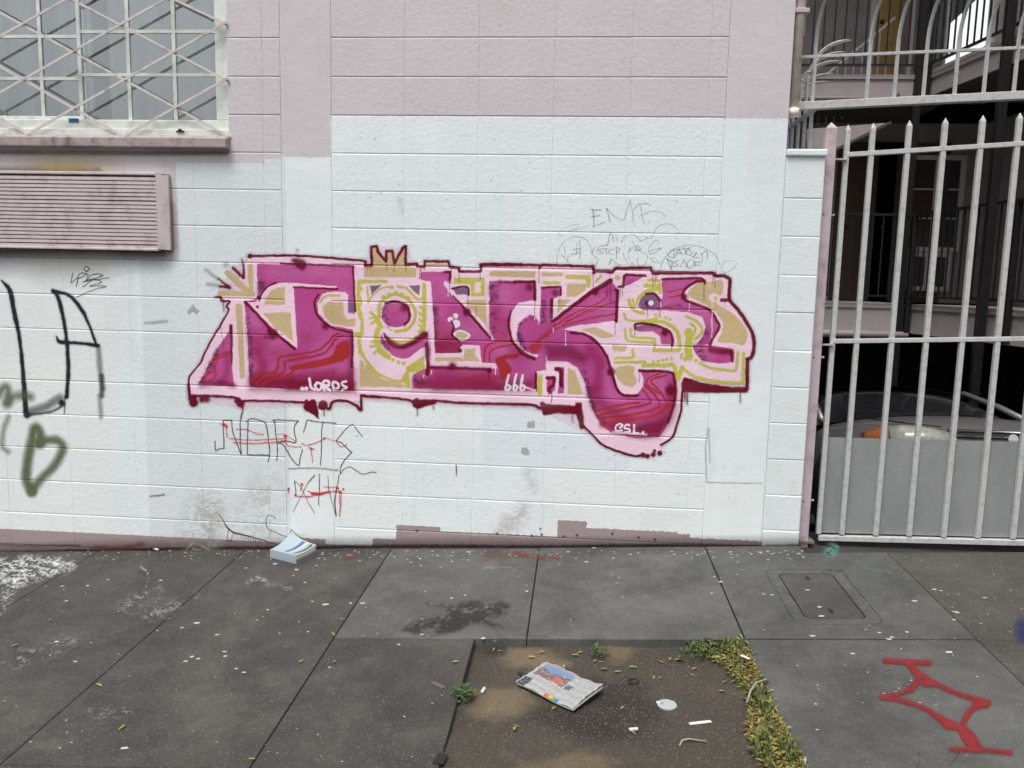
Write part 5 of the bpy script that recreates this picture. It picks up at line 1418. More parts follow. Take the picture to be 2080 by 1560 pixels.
railing('railing', wingp(0.05, -0.05, ZU1), wingp(WL, -0.05, ZU1), 'black iron railing along the upper side wing with the big white window', 30)
railing('railing', (1.2, YD-0.05, ZL1), (XC-0.04, YD-0.05, ZL1), 'black iron railing on the lower walkway in front of the brown doors', 31)
railing('railing', wingp(0.05, -0.05, ZL1), wingp(WL, -0.05, ZL1), 'black iron railing along the lower side wing above the silver car', 30)
# tall supports
for s, nm in ((0.0, 'corner'), (1.55, 'middle')):
    q = wingp(s, -0.13, 0); o = thing('steel_column', (q[0], q[1], -1.4), f'dark steel column at the {"inner corner of" if s == 0 else "middle of"} the motel walkways', 'column')
    bevel(put('shaft', MB().box((q[0]-0.042, q[1]-0.042, -1.4), (q[0]+0.042, q[1]+0.042, 6.5)), M_BLACK, o), 0.006, 1)
    put('base_plate', MB().box((q[0]-0.10, q[1]-0.10, -1.415), (q[0]+0.10, q[1]+0.10, -1.4005)), M_BLACK, o)
pq = thing('soffit_pipe', (3.0, YD-0.06, ZU0), 'dark pipe running under the upper walkway edge', 'pipe')
put('pipe', MB().tube([(2.4, YD-0.06, ZU0-0.045), (XC-0.45, YD-0.06, ZU0-0.04), (XC-0.35, YD-0.06, ZU0+0.01)], 0.035, 8), M_PIPEBLK, pq, True)
put('strap', MB().box((3.55, YD-0.1, ZU0-0.085), (3.58, YD-0.02, ZU0+0.02)), M_PIPEBLK, pq)
pq = thing('deck_pipe', (3.0, YD-0.07, ZL0), 'grey pipe along the foot of the lower walkway edge', 'pipe')
put('pipe', MB().tube([(2.4, YD-0.05, ZL0-0.03), (XC-0.02, YD-0.05, ZL0-0.025)], 0.045, 10), M_STUCCO, pq, True)
put('strap', MB().box((3.9, YD-0.1, ZL0-0.08), (3.93, YD-0.001, ZL0+0.05)), M_PIPEBLK, pq)
# stairs between the levels
st = thing('staircase', at(1695, 300, 5.3), 'pale triangular stair side panel under the upper walkway behind the gate post', 'panel')
tri = [at(u, v, 5.3) for u, v in ((1640, 262), (1808, 249), (1690, 308), (1640, 330))]
put('panel', MB().add([tuple(q) for q in tri]+[(q[0], q[1]+0.12, q[2]) for q in tri], [(0,3,2,1),(4,5,6,7),(0,1,5,4),(1,2,6,5),(2,3,7,6),(3,0,4,7)]), M_STUCCO, st)
put('edge_trim', MB().bar(tri[2]+np.array([0, -0.02, 0]), tri[1]+np.array([0, -0.02, 0]), 0.03, 0.03), M_SOFFIT, st)
st2 = thing('stair_handrail', at(1700, 140, 6.6), 'white slanting stair handrail behind the upper black railing', 'handrail')
a_, b_ = at(1662, 165, 6.6), at(1818, 36, 6.6)
put('rail', MB().bar(a_, b_, 0.03, 0.028), M_WTRIM, st2)
for k in range(9):
    q = a_+(b_-a_)*((k+0.3)/9); put('baluster', MB().box((q[0]-0.008, 6.59, q[2]-0.75), (q[0]+0.008, 6.61, q[2]-0.02)), M_BLIND, st2)

# ================================================================== THE CAR ON THE RAMP
def car_paint():
    m, t, p = newmat('silver_car_paint'); P = pos(t)
    setin(t, p, 'Base Color', mix(t, noise(t, P, 900.0, 1.0), (0.26, 0.25, 0.25), (0.34, 0.33, 0.335))); p.inputs['Metallic'].default_value = 0.6; p.inputs['Roughness'].default_value = 0.33
    p.inputs['Coat Weight'].default_value = 0.6; p.inputs['Coat Roughness'].default_value = 0.08; return m
M_CAR = car_paint(); M_CGLASS = simple('car_glass', (0.012, 0.014, 0.015), 0.06, 0.1); M_CHROME = simple('chrome', (0.75, 0.75, 0.75), 0.12, 0.03, metal=1.0)
M_LENS = simple('headlight_lens', (0.33, 0.35, 0.29), 0.10, 0.55, 26); M_AMBER = simple('amber_lens', (0.36, 0.11, 0.035), 0.18, 0.1); M_TYRE = simple('tyre_rubber', (0.02, 0.02, 0.02), 0.8)
CXR, CY0, CZ0 = 3.79, 0.66, 0.0
car = thing('silver_car', (CXR, CY0, CZ0), 'silver sedan parked nose up on the ramp just behind the gate', 'car')
def cw(x, y, z):
    return (CXR+x, CY0 + y*math.cos(RAMP) + z*math.sin(RAMP), CZ0 - y*math.sin(RAMP) + z*math.cos(RAMP))
# body stations: y, half width, z at sill, z at belt (shoulder), z at centre line
ST = [(0.00, 0.55, 0.28, 0.56, 0.60), (0.05, 0.70, 0.24, 0.62, 0.68), (0.16, 0.80, 0.22, 0.70, 0.77), (0.35, 0.86, 0.20, 0.77, 0.85), (0.70, 0.89, 0.19, 0.83, 0.92), (1.05, 0.90, 0.19, 0.87, 0.97),
      (1.30, 0.905, 0.19, 0.89, 0.99), (2.0, 0.91, 0.19, 0.91, 0.97), (3.2, 0.91, 0.19, 0.93, 0.97), (3.9, 0.90, 0.20, 0.95, 1.03), (4.4, 0.87, 0.24, 0.93, 1.02), (4.75, 0.78, 0.32, 0.80, 0.88), (4.85, 0.66, 0.38, 0.62, 0.66)]
mb = MB(); ring = 15
for y, hw, zs, zb2, zc2 in ST:
    prof = []
    half = [(hw*0.86, zs), (hw*0.97, zs+0.06), (hw*1.0, zs+(zb2-zs)*0.45), (hw*0.985, zs+(zb2-zs)*0.75), (hw*0.94, zb2-0.03), (hw*0.86, zb2+0.01), (hw*0.5, zb2+(zc2-zb2)*0.72)]
    prof = [(-x, z) for x, z in half] + [(0, zc2)] + [(x, z) for x, z in reversed(half)]
    mb.v += [cw(x, y, z) for x, z in prof]
for i in range(len(ST)-1):
    for k in range(ring-1): a = i*ring+k; mb.f.append((a, a+ring, a+ring+1, a+1))
mb.f.append(tuple(range(ring))); mb.f.append(tuple(reversed(range((len(ST)-1)*ring, len(ST)*ring))))
body = put('body', mb, M_CAR, car, True); ss = body.modifiers.new('sub', 'SUBSURF'); ss.levels = 2; ss.render_levels = 2
GH = [(1.22, 0.80, 0.90, 0.975), (1.60, 0.74, 1.14, 1.19), (2.02, 0.66, 1.32, 1.375), (2.6, 0.64, 1.36, 1.42), (3.2, 0.64, 1.33, 1.39), (3.85, 0.72, 1.05, 1.10), (4.1, 0.76, 0.96, 1.01)]
mb = MB()
for y, hw, ze, zc2 in GH:
    mb.v += [cw(x, y, z) for x, z in ((-0.86, 0.88), (-hw, ze), (-hw*0.5, zc2-0.012), (0, zc2), (hw*0.5, zc2-0.012), (hw, ze), (0.86, 0.88))]
for i in range(len(GH)-1):
    for k in range(6): a = i*7+k; mb.f.append((a, a+7, a+8, a+1))
gh = put('windows', mb, M_CGLASS, car, True); ss = gh.modifiers.new('sub', 'SUBSURF'); ss.levels = 2; ss.render_levels = 2
mb = MB()
for y, hw, ze, zc2 in GH[2:5]:
    mb.v += [cw(x, y, z+0.006) for x, z in ((-hw*1.02, ze-0.03), (-hw, ze+0.004), (-hw*0.5, zc2-0.008), (0, zc2+0.004), (hw*0.5, zc2-0.008), (hw, ze+0.004), (hw*1.02, ze-0.03))]
for i in range(2):
    for k in range(6): a = i*7+k; mb.f.append((a, a+7, a+8, a+1))
put('roof', mb, M_CAR, car, True)
for s in (-1, 1):
    put('pillar', MB().tube([cw(s*0.835, 1.18, 0.92), cw(s*0.76, 1.62, 1.15), cw(s*0.67, 2.03, 1.335)], 0.026, 8), M_CAR, car, True)
    put('wiper', MB().tube([cw(s*0.1-0.2, 1.20, 0.985), cw(s*0.1+0.28, 1.32, 1.03)], 0.008, 6), M_BLACK, car)
    # mirror
    mp_ = MB().tube([cw(s*0.87, 1.55, 0.93), cw(s*0.95, 1.53, 0.96), cw(s*1.0, 1.53, 0.97), cw(s*1.04, 1.54, 0.97)], [0.03, 0.075, 0.08, 0.04], 10); put('mirror', mp_, M_CAR, car, True)
    # wraparound headlight: a curved lens patch lying on the front corner
    def lens(pts_top, pts_bot, m, name, parent, dz=0.0):
        mb = MB(); n = len(pts_top)
        for rI in range(5):
            f_ = rI/4
            for a, b in zip(pts_top, pts_bot):
                y_ = a[1]+(b[1]-a[1])*f_ - 0.035*math.sin(f_*math.pi)-dz; mb.v.append(cw(s*(a[0]+(b[0]-a[0])*f_), y_, a[2]+(b[2]-a[2])*f_))
        for rI in range(4):
            for k in range(n-1): a = rI*n+k; mb.f.append((a, a+1, a+n+1, a+n))
        o = put(name, mb, m, parent, True); sd = o.modifiers.new('solid', 'SOLIDIFY'); sd.thickness = 0.012; sd.offset = 1; return o
    hl = lens([(0.40, 0.055, 0.70), (0.52, 0.075, 0.725), (0.64, 0.115, 0.735), (0.72, 0.155, 0.73)], [(0.36, -0.005, 0.615), (0.50, 0.015, 0.605), (0.64, 0.05, 0.60), (0.73, 0.10, 0.60)], M_LENS, 'headlight', car)
    lens([(0.725, 0.16, 0.73), (0.77, 0.20, 0.725), (0.81, 0.27, 0.71), (0.83, 0.32, 0.695)], [(0.735, 0.105, 0.60), (0.785, 0.15, 0.605), (0.825, 0.22, 0.615), (0.845, 0.29, 0.635)], M_AMBER, 'turn_signal', hl)
    put('lens_rim', MB().tube([cw(s*0.36, -0.02, 0.612), cw(s*0.40, 0.045, 0.705), cw(s*0.52, 0.068, 0.73), cw(s*0.64, 0.108, 0.74), cw(s*0.74, 0.16, 0.735), cw(s*0.82, 0.30, 0.70)], 0.006, 6), M_BLACK, hl, True)
    put('wheel', MB().tube([cw(s*0.70, 0.95, 0.32), cw(s*0.90, 0.95, 0.32)], 0.32, 24), M_TYRE, car, True); put('wheel', MB().tube([cw(s*0.70, 3.70, 0.32), cw(s*0.90, 3.70, 0.32)], 0.32, 24), M_TYRE, car, True)
# grille with chrome surround
g0 = put('grille', MB().add([cw(-0.34, -0.012, 0.62), cw(0.34, -0.012, 0.62), cw(0.37, 0.045, 0.70), cw(-0.37, 0.045, 0.70)], [(0,1,2,3)]), M_BLACK, car)
put('chrome_surround', MB().tube([cw(-0.35, -0.012, 0.61), cw(-0.38, 0.045, 0.705), cw(0.38, 0.045, 0.705), cw(0.35, -0.012, 0.61)], 0.012, 8), M_CHROME, g0, True)
for z, y in ((0.642, -0.006), (0.668, 0.012)): put('grille_bar', MB().bar(cw(-0.35, y, z), cw(0.35, y, z), 0.012, 0.010), M_CHROME, g0)
put('emblem', MB().tube([cw(0, -0.012, 0.655), cw(0, 0.004, 0.655)], 0.032, 14), M_CHROME, g0)
put('hood_seam', MB().tube([cw(-0.40, 0.075, 0.735), cw(-0.60, 0.16, 0.765), cw(-0.74, 0.36, 0.815), cw(-0.80, 0.8, 0.885), cw(-0.82, 1.15, 0.915)], 0.006, 6), M_BLACK, car)
put('hood_seam', MB().tube([cw(0.40, 0.075, 0.735), cw(0.60, 0.16, 0.765), cw(0.74, 0.36, 0.815), cw(0.80, 0.8, 0.885), cw(0.82, 1.15, 0.915)], 0.006, 6), M_BLACK, car)
put('front_bumper', MB().tube([cw(-0.84, 0.30, 0.45), cw(-0.70, 0.04, 0.47), cw(-0.4, -0.05, 0.48), cw(0.4, -0.05, 0.48), cw(0.70, 0.04, 0.47), cw(0.84, 0.30, 0.45)], 0.09, 10), M_CAR, car, True)

GRAIN = 0.35
# ================================================================== PAVEMENT PAINT, COVER, LITTER, PLANTS
def gtag(name, txt, label, cat='paint mark', **kw):
    kw.setdefault('surf', 'ground'); kw.setdefault('res', 0.003); kw.setdefault('off', 0.0035); kw.setdefault('envE', 1.25)
    o = paint(name, txt, **kw)[0]; return tag(o, label, cat)
REDM = '''
S T r 30 5: 1240,910 1330,918 1510,925
S T r 40 6: 1385,930,44 1430,985,36 1445,1010,30 1420,1060 1350,1105,24 1220,1132,26
S T r 26 6: 1430,975,34 1530,1040,28 1680,1110,26 1860,1165,30
S T r 30 6: 1860,1170,34 1780,1195,34 1730,1250,36 1715,1320,36 1760,1400,54
S T r 26 6: 1220,1135,22 1330,1150,26 1470,1195,26 1600,1275,38 1680,1310,36 1740,1390,54
Q T r 0 6: 1580,1290 1640,1285 1700,1320 1620,1325
Q T r 0 8: 1450,1030 1530,1035 1540,1065 1480,1065
Q T r 0 8: 1780,1150 1870,1160 1850,1185 1780,1195
S T r 26 5: 1640,1448 1760,1448 1880,1455 2000,1468
Q T r 0 6: 1690,1330 1760,1330 1830,1450 1760,1455
'''
PAL['q'] = (140, 47, 50)
gtag('ground_marking', REDM.replace(' T r ', ' T q ').replace(' 6:', ' 13 0.92 -0.0:').replace(' 5:', ' 13 0.92:').replace(' 8:', ' 13 0.92:'), 'red spray painted utility mark shaped like a stretched diamond with end bars')
PAL['t'] = (110, 190, 176); PAL['u'] = (52, 58, 110); PAL['R'] = (150, 62, 54); PAL['G'] = (176, 178, 176)
gtag('ground_marking', 'Q T t 0 26 0.55 0.25: 890,225 950,215 950,260 900,300 870,290\nS T t 14 30 0.2 0.3: 990,300 1150,350 1280,385', 'faint teal spray spot on the pavement by the gate corner')
gtag('ground_marking', 'Q T u 0 50 0.85: 2040,690 2110,680 2120,780 2060,780', 'dark blue spray smudge on the tan paving slab')
gtag('ground_marking', 'S S R 24 16 0.65 0.3: 1040,262 1130,272 1220,285 1310,297\nS S R 40 40 0.25: 880,280 1000,270\nS S R 20 14 0.35: 40,300 90,280', 'red spray smear on the slab at the foot of the wall')
WH = 'Q R G 0 30 0.95 0.52: -60,320 60,292 200,284 380,292 460,330 400,380 270,420 190,440 90,500 60,560 -60,660\nQ R w 0 30 0.8 0.66: -60,310 60,292 200,284 380,292 440,330 380,370 250,400 100,470 -60,500\n'
gtag('spilled_paint', WH, 'worn white paint spill on the dark slab under the black spray letters', 'paint spill')
SCF = [('S R G 12 8 0.7 0.3: 850,350 885,375 895,420 880,470', 'thin pale curved scuff like a hook on the dark slab'), ('S R G 70 70 0.5 0.5: 760,590 850,530 930,500', 'hazy pale scuff below the thin hook scuff on the dark slab'),
       ('S R G 50 45 0.55 0.5: 900,640 1000,600 1100,560 1170,530', 'pale wedge of chalky scuff against a slab joint'), ('S R G 22 18 0.8 0.45: 1500,440 1560,410 1640,460 1750,480', 'pale arched scuff on the slab in front of the phone book'),
       ('S R G 60 55 0.55 0.55: 60,930 150,890 300,850 420,790', 'broken pale scuff trail on the slab by the paint spill'), ('S R G 50 40 0.45 0.5: 560,1230 760,1220', 'faint flat pale scuff near the slab joint'), ('S S G 10 8 0.4 0.4: 870,355 1000,350 1100,352', 'faint thin pale line on the grey slab near the red smear')]
for k_, (tx_, lb_) in enumerate(SCF): gtag('scuff_mark', tx_, lb_, 'scuff')
PAL['d'] = (54, 48, 43)
gtag('wet_stain', 'Q S d 0 22 0.75 0.16: 640,590 760,560 900,548 1000,560 1025,600 960,640 880,660 940,690 980,710 930,705 860,680 760,700 680,740 400,745 410,700 500,660 640,635\nS S d 20 22 0.4 0.2: 530,560 620,580', 'dark brown wet stain on the grey slab above the tree pit', 'stain', mat=paint_material('wet_stain_film', 0.35, False))

CRK = [('S T z 3 2 0.75: 1440,1460 1450,1500 1435,1560', 'short dark hairline crack below the red mark'), ('S T z 3 2 0.75: 1690,1460 1670,1500 1620,1550', 'slanting hairline crack below the red mark end bar'),
       ('S T z 5 5 0.8 0.3: 860,380 900,365 950,375 990,365 1020,405', 'crumbling dark crack at the corner of the utility cover'), ('S T z 5 6 0.7 0.3: 590,470 640,490 670,510 700,550', 'crumbling crack at the side of the utility cover'),
       ('S S z 3 3 0.5 0.2: 300,760 420,772 560,758 700,762', 'thin dark crack along the slab edge left of the tree pit')]
for tx_, lb_ in CRK: gtag('pavement_crack', tx_, lb_, 'crack', res=0.0024)
# pale gum spots and paint flecks (too many to count)
M_GUM = simple('gum', (0.46, 0.46, 0.43), 0.7, 0.1)
mb = MB()
def fleck(u, v, r):
    q = gp(u, v); r *= 0.78; n_ = random.randint(6, 9); mb.disc((q[0], q[1], gz(q[0], q[1])+0.0022), r, n_, (-GB, -GC, 1), 0.3, random.uniform(1.0, 1.8))
for s in [(1130, 495), (757, 518), (675, 537), (135, 568), (65, 567), (627, 653), (498, 663), (497, 755), (358, 817), (780, 258), (485, 298), (490, 340), (1380, 257), (1490, 318), (1650, 295), (865, 780), (1535, 233)]: fleck(690+s[0]/2.9714, 1035+s[1]/2.9714, random.uniform(0.008, 0.012))
for s in [(510, 512), (560, 517), (845, 590), (855, 645), (805, 765), (775, 488), (1205, 745), (1280, 772), (1373, 742), (1265, 785), (1045, 872), (1625, 863), (1655, 617), (1675, 622), (1660, 668), (1845, 535), (1540, 484), (1580, 492), (210, 407), (247, 438), (535, 306), (1420, 553), (490, 260), (205, 290)]: fleck(1380+s[0]/2.9714, 1035+s[1]/2.9714, random.uniform(0.007, 0.012))
for s in [(650, 425), (400, 553), (530, 462), (1840, 442), (1615, 607), (1885, 558), (1310, 758), (1860, 740), (1470, 985), (1425, 962), (455, 920), (340, 800), (1185, 687), (755, 1442), (1355, 860), (1360, 887), (1195, 903), (1160, 890), (1120, 918), (1100, 715), (1910, 340), (1790, 365), (1660, 330), (1485, 355), (1770, 400), (1965, 575), (1990, 955), (970, 430), (375, 465)]: fleck(s[0]/2.9714, 1035+s[1]/2.9714, random.uniform(0.006, 0.013))
for k in range(260):
    u = random.uniform(120, 1640); v = 1119 + abs(random.gauss(0, 1))*9 - (u-700)*0.0; fleck(u, v, random.uniform(0.0025, 0.0075))
for k in range(240):
    u = random.uniform(0, 2080); v = random.uniform(1130, 1550); q = gp(u, v)
    if PIT[0]-0.02 < q[0] < PIT[1]+0.02 and q[1] < R1+0.02: continue
    fleck(u, v, random.uniform(0.0014, 0.005))
tag(put('paint_flecks', mb, M_GUM), 'scattered pale gum spots and paint flecks on the pavement', 'flecks', None, 'stuff')

# utility cover
M_IRON = slab_material('cast_cover', (0.070, 0.064, 0.060), (0.095, 0.088, 0.083), 0.3, 0.4, 0.35, 0.6)
cov = thing('utility_cover', (2.17, -0.65, gz(2.17, -0.65)), 'rectangular utility cover with rounded corners and two lifting slots set in the pavement', 'utility cover')
def plate(poly, z1, z0):
    n = len(poly); vs = [(x, y, gz(x, y)+z0) for x, y in poly]+[(x, y, gz(x, y)+z1) for x, y in poly]
    return MB().add(vs, [(k, (k+1) % n, n+(k+1) % n, n+k) for k in range(n)]+[tuple(range(n, 2*n))])
def ringp(o, i, z1, z0):
    n = len(o); vs = [(x, y, gz(x, y)+z1) for x, y in o]+[(x, y, gz(x, y)+z1) for x, y in i]+[(x, y, gz(x, y)+z0) for x, y in i]+[(x, y, gz(x, y)+z0) for x, y in o]
    fs = []
    for k in range(n):
        j = (k+1) % n; fs += [(k, j, n+j, n+k), (n+k, n+j, 2*n+j, 2*n+k), (3*n+k, 3*n+j, j, k)]
    return MB().add(vs, fs)
x0, x1, y0, y1 = MH[0]-0.0, MH[1]+0.0, MH[2], MH[3]
put('bed', plate([(x0-0.012, y0-0.012), (x1+0.012, y0-0.012), (x1+0.012, y1+0.012), (x0-0.012, y1+0.012)], -0.012, -0.05), M_DIRT, cov)
sq = []
for x, y in rrect(x0, x1, y0, y1, 0.055): sq.append((x, y))
put('collar', ringp(sq, rrect(x0+0.055, x1-0.055, y0+0.055, y1-0.055, 0.035), -0.0005, -0.04), M_B, cov)
corner = MB()
for cx_, cy_, sx, sy in ((x0, y0, 1, 1), (x1, y0, -1, 1), (x1, y1, -1, -1), (x0, y1, 1, -1)):
    r = 0.055; arc = [(cx_+sx*r*(1-math.cos(R(a)))-sx*0.003, cy_+sy*r*(1-math.sin(R(a)))-sy*0.003) for a in range(0, 91, 15)]
    pl = [(cx_-sx*0.0105, cy_-sy*0.0105), ] + [(cx_-sx*0.0105, cy_+sy*r)] + arc + [(cx_+sx*r, cy_-sy*0.0105)]
    if sx*sy < 0: pl = pl[::-1]
    corner.add([(x, y, gz(x, y)-0.001) for x, y in pl][::-1], [tuple(range(len(pl)))])
pass
lid_in = rrect(x0+0.061, x1-0.061, y0+0.061, y1-0.061, 0.032)
put('lid', plate(lid_in, -0.002, -0.03), M_IRON, cov)
xm_ = (x0+x1)/2
for yy in (y0+0.14, y1-0.11): put('lifting_slot', plate(rrect(xm_-0.011, xm_+0.011, yy-0.024, yy+0.024, 0.009, 4), -0.0012, -0.003), M_DARK, cov)

# newspaper
def corners(pts): return [gp(u, v, -0.012) for u, v in pts]
nc = corners([(1047, 1389), (1162, 1444), (1224, 1398), (1110, 1348)])       # left, bottom, right, top
def printed(name, nx, ny, fz, colf, parent, corners4, thick=0.004):
    c = [np.array(q) for q in corners4]; mb = MB(); cols = []
    for j in range(ny+1):
        for i in range(nx+1):
            s, t = i/nx, j/ny; p = (c[0]*(1-s)+c[1]*s)*(1-t) + (c[3]*(1-s)+c[2]*s)*t; mb.v.append((p[0], p[1], p[2]+fz(s, t))); cols.append(colf(s, t))
    for j in range(ny):
        for i in range(nx): a = j*(nx+1)+i; mb.f.append((a, a+1, a+nx+2, a+nx+1))
    me = mb.mesh(name, True); a_ = me.attributes.new('paint', 'FLOAT_COLOR', 'POINT')
    a_.data.foreach_set('color', np.array([(*q, 1.0) for q in cols], dtype=np.float32).ravel())
    o = link(name, me, M_PRINT, parent); sd = o.modifiers.new('solid', 'SOLIDIFY'); sd.thickness = thick; sd.offset = -1; return o
def news_col(s, t):
    # s runs along the long side, t from the rainbow edge up to the purple masthead
    paper = 0.36 + 0.02*random.random(); c = (paper*0.96, paper, paper*0.99)
    if 0.02 < s < 0.98:
        if t > 0.90 and t < 0.96 and s > 0.04: c = (0.24, 0.17, 0.32) if s < 0.55 else (0.36, 0.35, 0.40)
        elif 0.42 < t < 0.88 and 0.06 < s < 0.60:
            q = (t-0.42)/0.46; n_ = random.random()
            c = (0.10+0.05*n_, 0.22, 0.36) if q > 0.62+0.12*math.sin(s*14) else ((0.05+0.3*n_**3, 0.06+0.12*n_**3, 0.07+0.12*n_**3) if n_ > 0.15 else (0.42, 0.30, 0.27))
            if q < 0.5 and abs(s-0.46) < 0.05: c = (0.42, 0.12, 0.07)
        elif t < 0.30 and s < 0.16: c = (0.035, 0.045, 0.055) if random.random() > 0.12 else (0.3, 0.3, 0.3)
        elif 0.40 < t < 0.60 and 0.62 < s < 0.72: c = (0.09, 0.085, 0.08) if random.random() > 0.25 else (0.3, 0.28, 0.26)
        elif t < 0.10 and 0.50 < s < 0.74:
            k = (s-0.50)/0.24; c = [(0.55, 0.05, 0.04), (0.6, 0.2, 0.04), (0.5, 0.4, 0.05), (0.08, 0.32, 0.10), (0.06, 0.12, 0.45)][min(4, int(k*5))]
        elif (int(t*46) % 2 == 0) and t > 0.05 and s > 0.05 and random.random() > 0.35 and abs((s*3) % 1-0.5) < 0.46: c = tuple(x*0.68 for x in c)
    return c
npz = thing('newspaper', (nc[0]+nc[2])/2, 'folded newspaper with a crowd photo and rainbow strip lying on the tree pit soil', 'newspaper')
printed('front_page', 110, 60, lambda s, t: 0.008+0.006*math.sin(s*2.2+0.4)*math.sin(t*2.6)+0.003*math.sin(s*7)+0.002*math.sin(s*23+t*9)+0.012*max(0, s-0.85)*t*4+0.0015*math.sin(t*31), news_col, npz, nc, 0.003)
printed('inner_pages', 20, 12, lambda s, t: 0.005+0.005*math.sin(s*2.2+0.4)*math.sin(t*2.6)+0.003*math.sin(s*6.5), lambda s, t: (0.30, 0.30, 0.29), npz, [np.array(q)+np.array([0.004, -0.004, 0]) for q in nc], 0.005)

# phone book against the wall
bk = thing('phone_book', (*gp(600, 1135)[:2], gz(gp(600, 1135)[0], gp(600, 1135)[1])), 'thick curled phone book with pale blue cover lying at the foot of the wall', 'book')
ca, cb, cc = gp(549, 1134), gp(602, 1147), gp(643, 1128); cd_ = ca + (cc-cb)
ca, cb, cc, cd_ = [np.array([q[0], q[1], gz(q[0], q[1])+0.003]) for q in (ca, cb, cc, cd_)]
TH = 0.050
def bk_pt(s, t, h):   # s: spine (near) -> along a->b ; t: b->c direction
    p = (ca*(1-s)+cb*s)*(1-t) + (cd_*(1-s)+cc*s)*t
    lift = 0.035*(1-s)**1.5*t**1.6 + 0.010*t*t
    return (p[0], p[1], p[2] + h*TH + h*lift - 0.004*h*math.sin(t*3.1))
def book_layer(name, h0, h1, m, ins, ny=14, nx=8):
    mb = MB()
    for h in (h0, h1):
        for j in range(ny+1):
            for i in range(nx+1): mb.v.append(bk_pt(ins+(1-2*ins)*i/nx, ins+(1-2*ins)*j/ny, h))
    S_ = (nx+1)*(ny+1)
    for j in range(ny):
        for i in range(nx): a = j*(nx+1)+i; mb.f += [(S_+a, S_+a+1, S_+a+nx+2, S_+a+nx+1), (a, a+nx+1, a+nx+2, a+1)]
    for i in range(nx): mb.f += [(i, i+1, S_+i+1, S_+i), (ny*(nx+1)+i+1, ny*(nx+1)+i, S_+ny*(nx+1)+i, S_+ny*(nx+1)+i+1)]
    for j in range(ny): a = j*(nx+1); b = a+nx; mb.f += [(a+nx+1, a, S_+a, S_+a+nx+1), (b, b+nx+1, S_+b+nx+1, S_+b)]
    return put(name, mb, m, bk, True)
M_PAGES = simple('book_pages', (0.40, 0.375, 0.33), 0.9, 0.08, 60, 0.3, 300); M_COVER = simple('book_cover', (0.36, 0.44, 0.50), 0.35, 0.05, 20)
book_layer('page_block', 0.03, 0.955, M_PAGES, 0.006)
book_layer('back_cover', 0.0, 0.025, M_COVER, 0.0)
n_i, n_j = 40, 30; mb = MB(); cols = []
for j in range(n_j+1):
    for i in range(n_i+1):
        s, t = i/n_i, j/n_j; mb.v.append(bk_pt(s, t, 1.0)); c = (0.36, 0.44, 0.50)
        q = s - 0.10*math.sin(t*2.4)
        if 0.12 < t < 0.95:
            if 0.42 < q < 0.55: c = (0.10, 0.12, 0.33)
            elif 0.55 < q < 0.68: c = (0.46, 0.50, 0.43)
            elif 0.68 < q < 0.76: c = (0.28, 0.31, 0.28)
            elif 0.76 < q < 0.84: c = (0.03, 0.045, 0.045)
        cols.append(c)
for j in range(n_j):
    for i in range(n_i): a = j*(n_i+1)+i; mb.f.append((a, a+1, a+n_i+2, a+n_i+1))
me = mb.mesh('front_cover', True); a_ = me.attributes.new('paint', 'FLOAT_COLOR', 'POINT'); a_.data.foreach_set('color', np.array([(*q, 1.0) for q in cols], dtype=np.float32).ravel())
link('front_cover', me, ink_material('cover_print', 0.35), bk)
mb = MB(); ns = 12
for i in range(ns+1):
    for h in (0.0, 0.5, 1.0):
        p = bk_pt(i/ns, 0.0, h); o_ = (cb-cc)/np.linalg.norm(cb-cc)*0.0025*(1 if h == 0.5 else 0.3); mb.v.append((p[0]+o_[0], p[1]+o_[1], p[2]))
for i in range(ns):
    for k in range(2): a = i*3+k; mb.f.append((a, a+3, a+4, a+1))
put('spine', mb, M_COVER, bk, True)

# small litter
M_WHITE = simple('white_paper', (0.66, 0.66, 0.63), 0.8, 0.06); M_FILTER = simple('cigarette_filter', (0.50, 0.27, 0.10), 0.8, 0.1); M_REDP = simple('red_paper', (0.45, 0.04, 0.04), 0.6)
def sz(u, v, dz=0.0):
    # on the soil if in the pit, else on the pavement
    q = gp(u, v, -0.015); x, y = q[0], q[1]
    if PIT[0] < x < PIT[1] and y < R1: return np.array([x, y, soil_z(x, y)+dz])
    q = gp(u, v); return np.array([q[0], q[1], gz(q[0], q[1])+dz])
def stub(u0, v0, u1, v1, r, label, m0, m1=None, cat='cigarette butt'):
    a, b = sz(u0, v0, r+0.001), sz(u1, v1, r+0.001); t = thing('cigarette_butt', a, label, cat)
    mid = a+(b-a)*0.55
    put('paper', MB().tube([a, mid], r, 8), m0, t, True); put('filter', MB().tube([mid+(b-a)*0.002, b], r, 8), m1 or m0, t, True)
stub(979, 1409, 984, 1399, 0.007, 'crushed white cigarette stub near the green weed at the pit edge', M_WHITE)
stub(1278, 1483, 1296, 1482, 0.006, 'clean white cigarette stub on the dark soil below the newspaper', M_WHITE)
stub(1334, 1425, 1347, 1429, 0.0055, 'cigarette butt with brown filter leaning on the pale round lid', M_WHITE, M_FILTER)
stub(306, 1116, 322, 1119, 0.006, 'red and white cigarette end at the foot of the wall', M_REDP, M_WHITE)
q = sz(1355, 1430, 0.004); t = thing('round_lid', q, 'small pale grey round plastic lid on the soil', 'lid')
mb = MB(); n_ = 20; ds = [(q[0]+0.036*math.cos(k*2*math.pi/n_), q[1]+0.036*math.sin(k*2*math.pi/n_)) for k in range(n_)]
mb.add([(x, y, q[2]-0.003) for x, y in ds]+[(x, y, q[2]+0.001) for x, y in ds], [(k, (k+1) % n_, n_+(k+1) % n_, n_+k) for k in range(n_)]+[tuple(range(n_, 2*n_))])
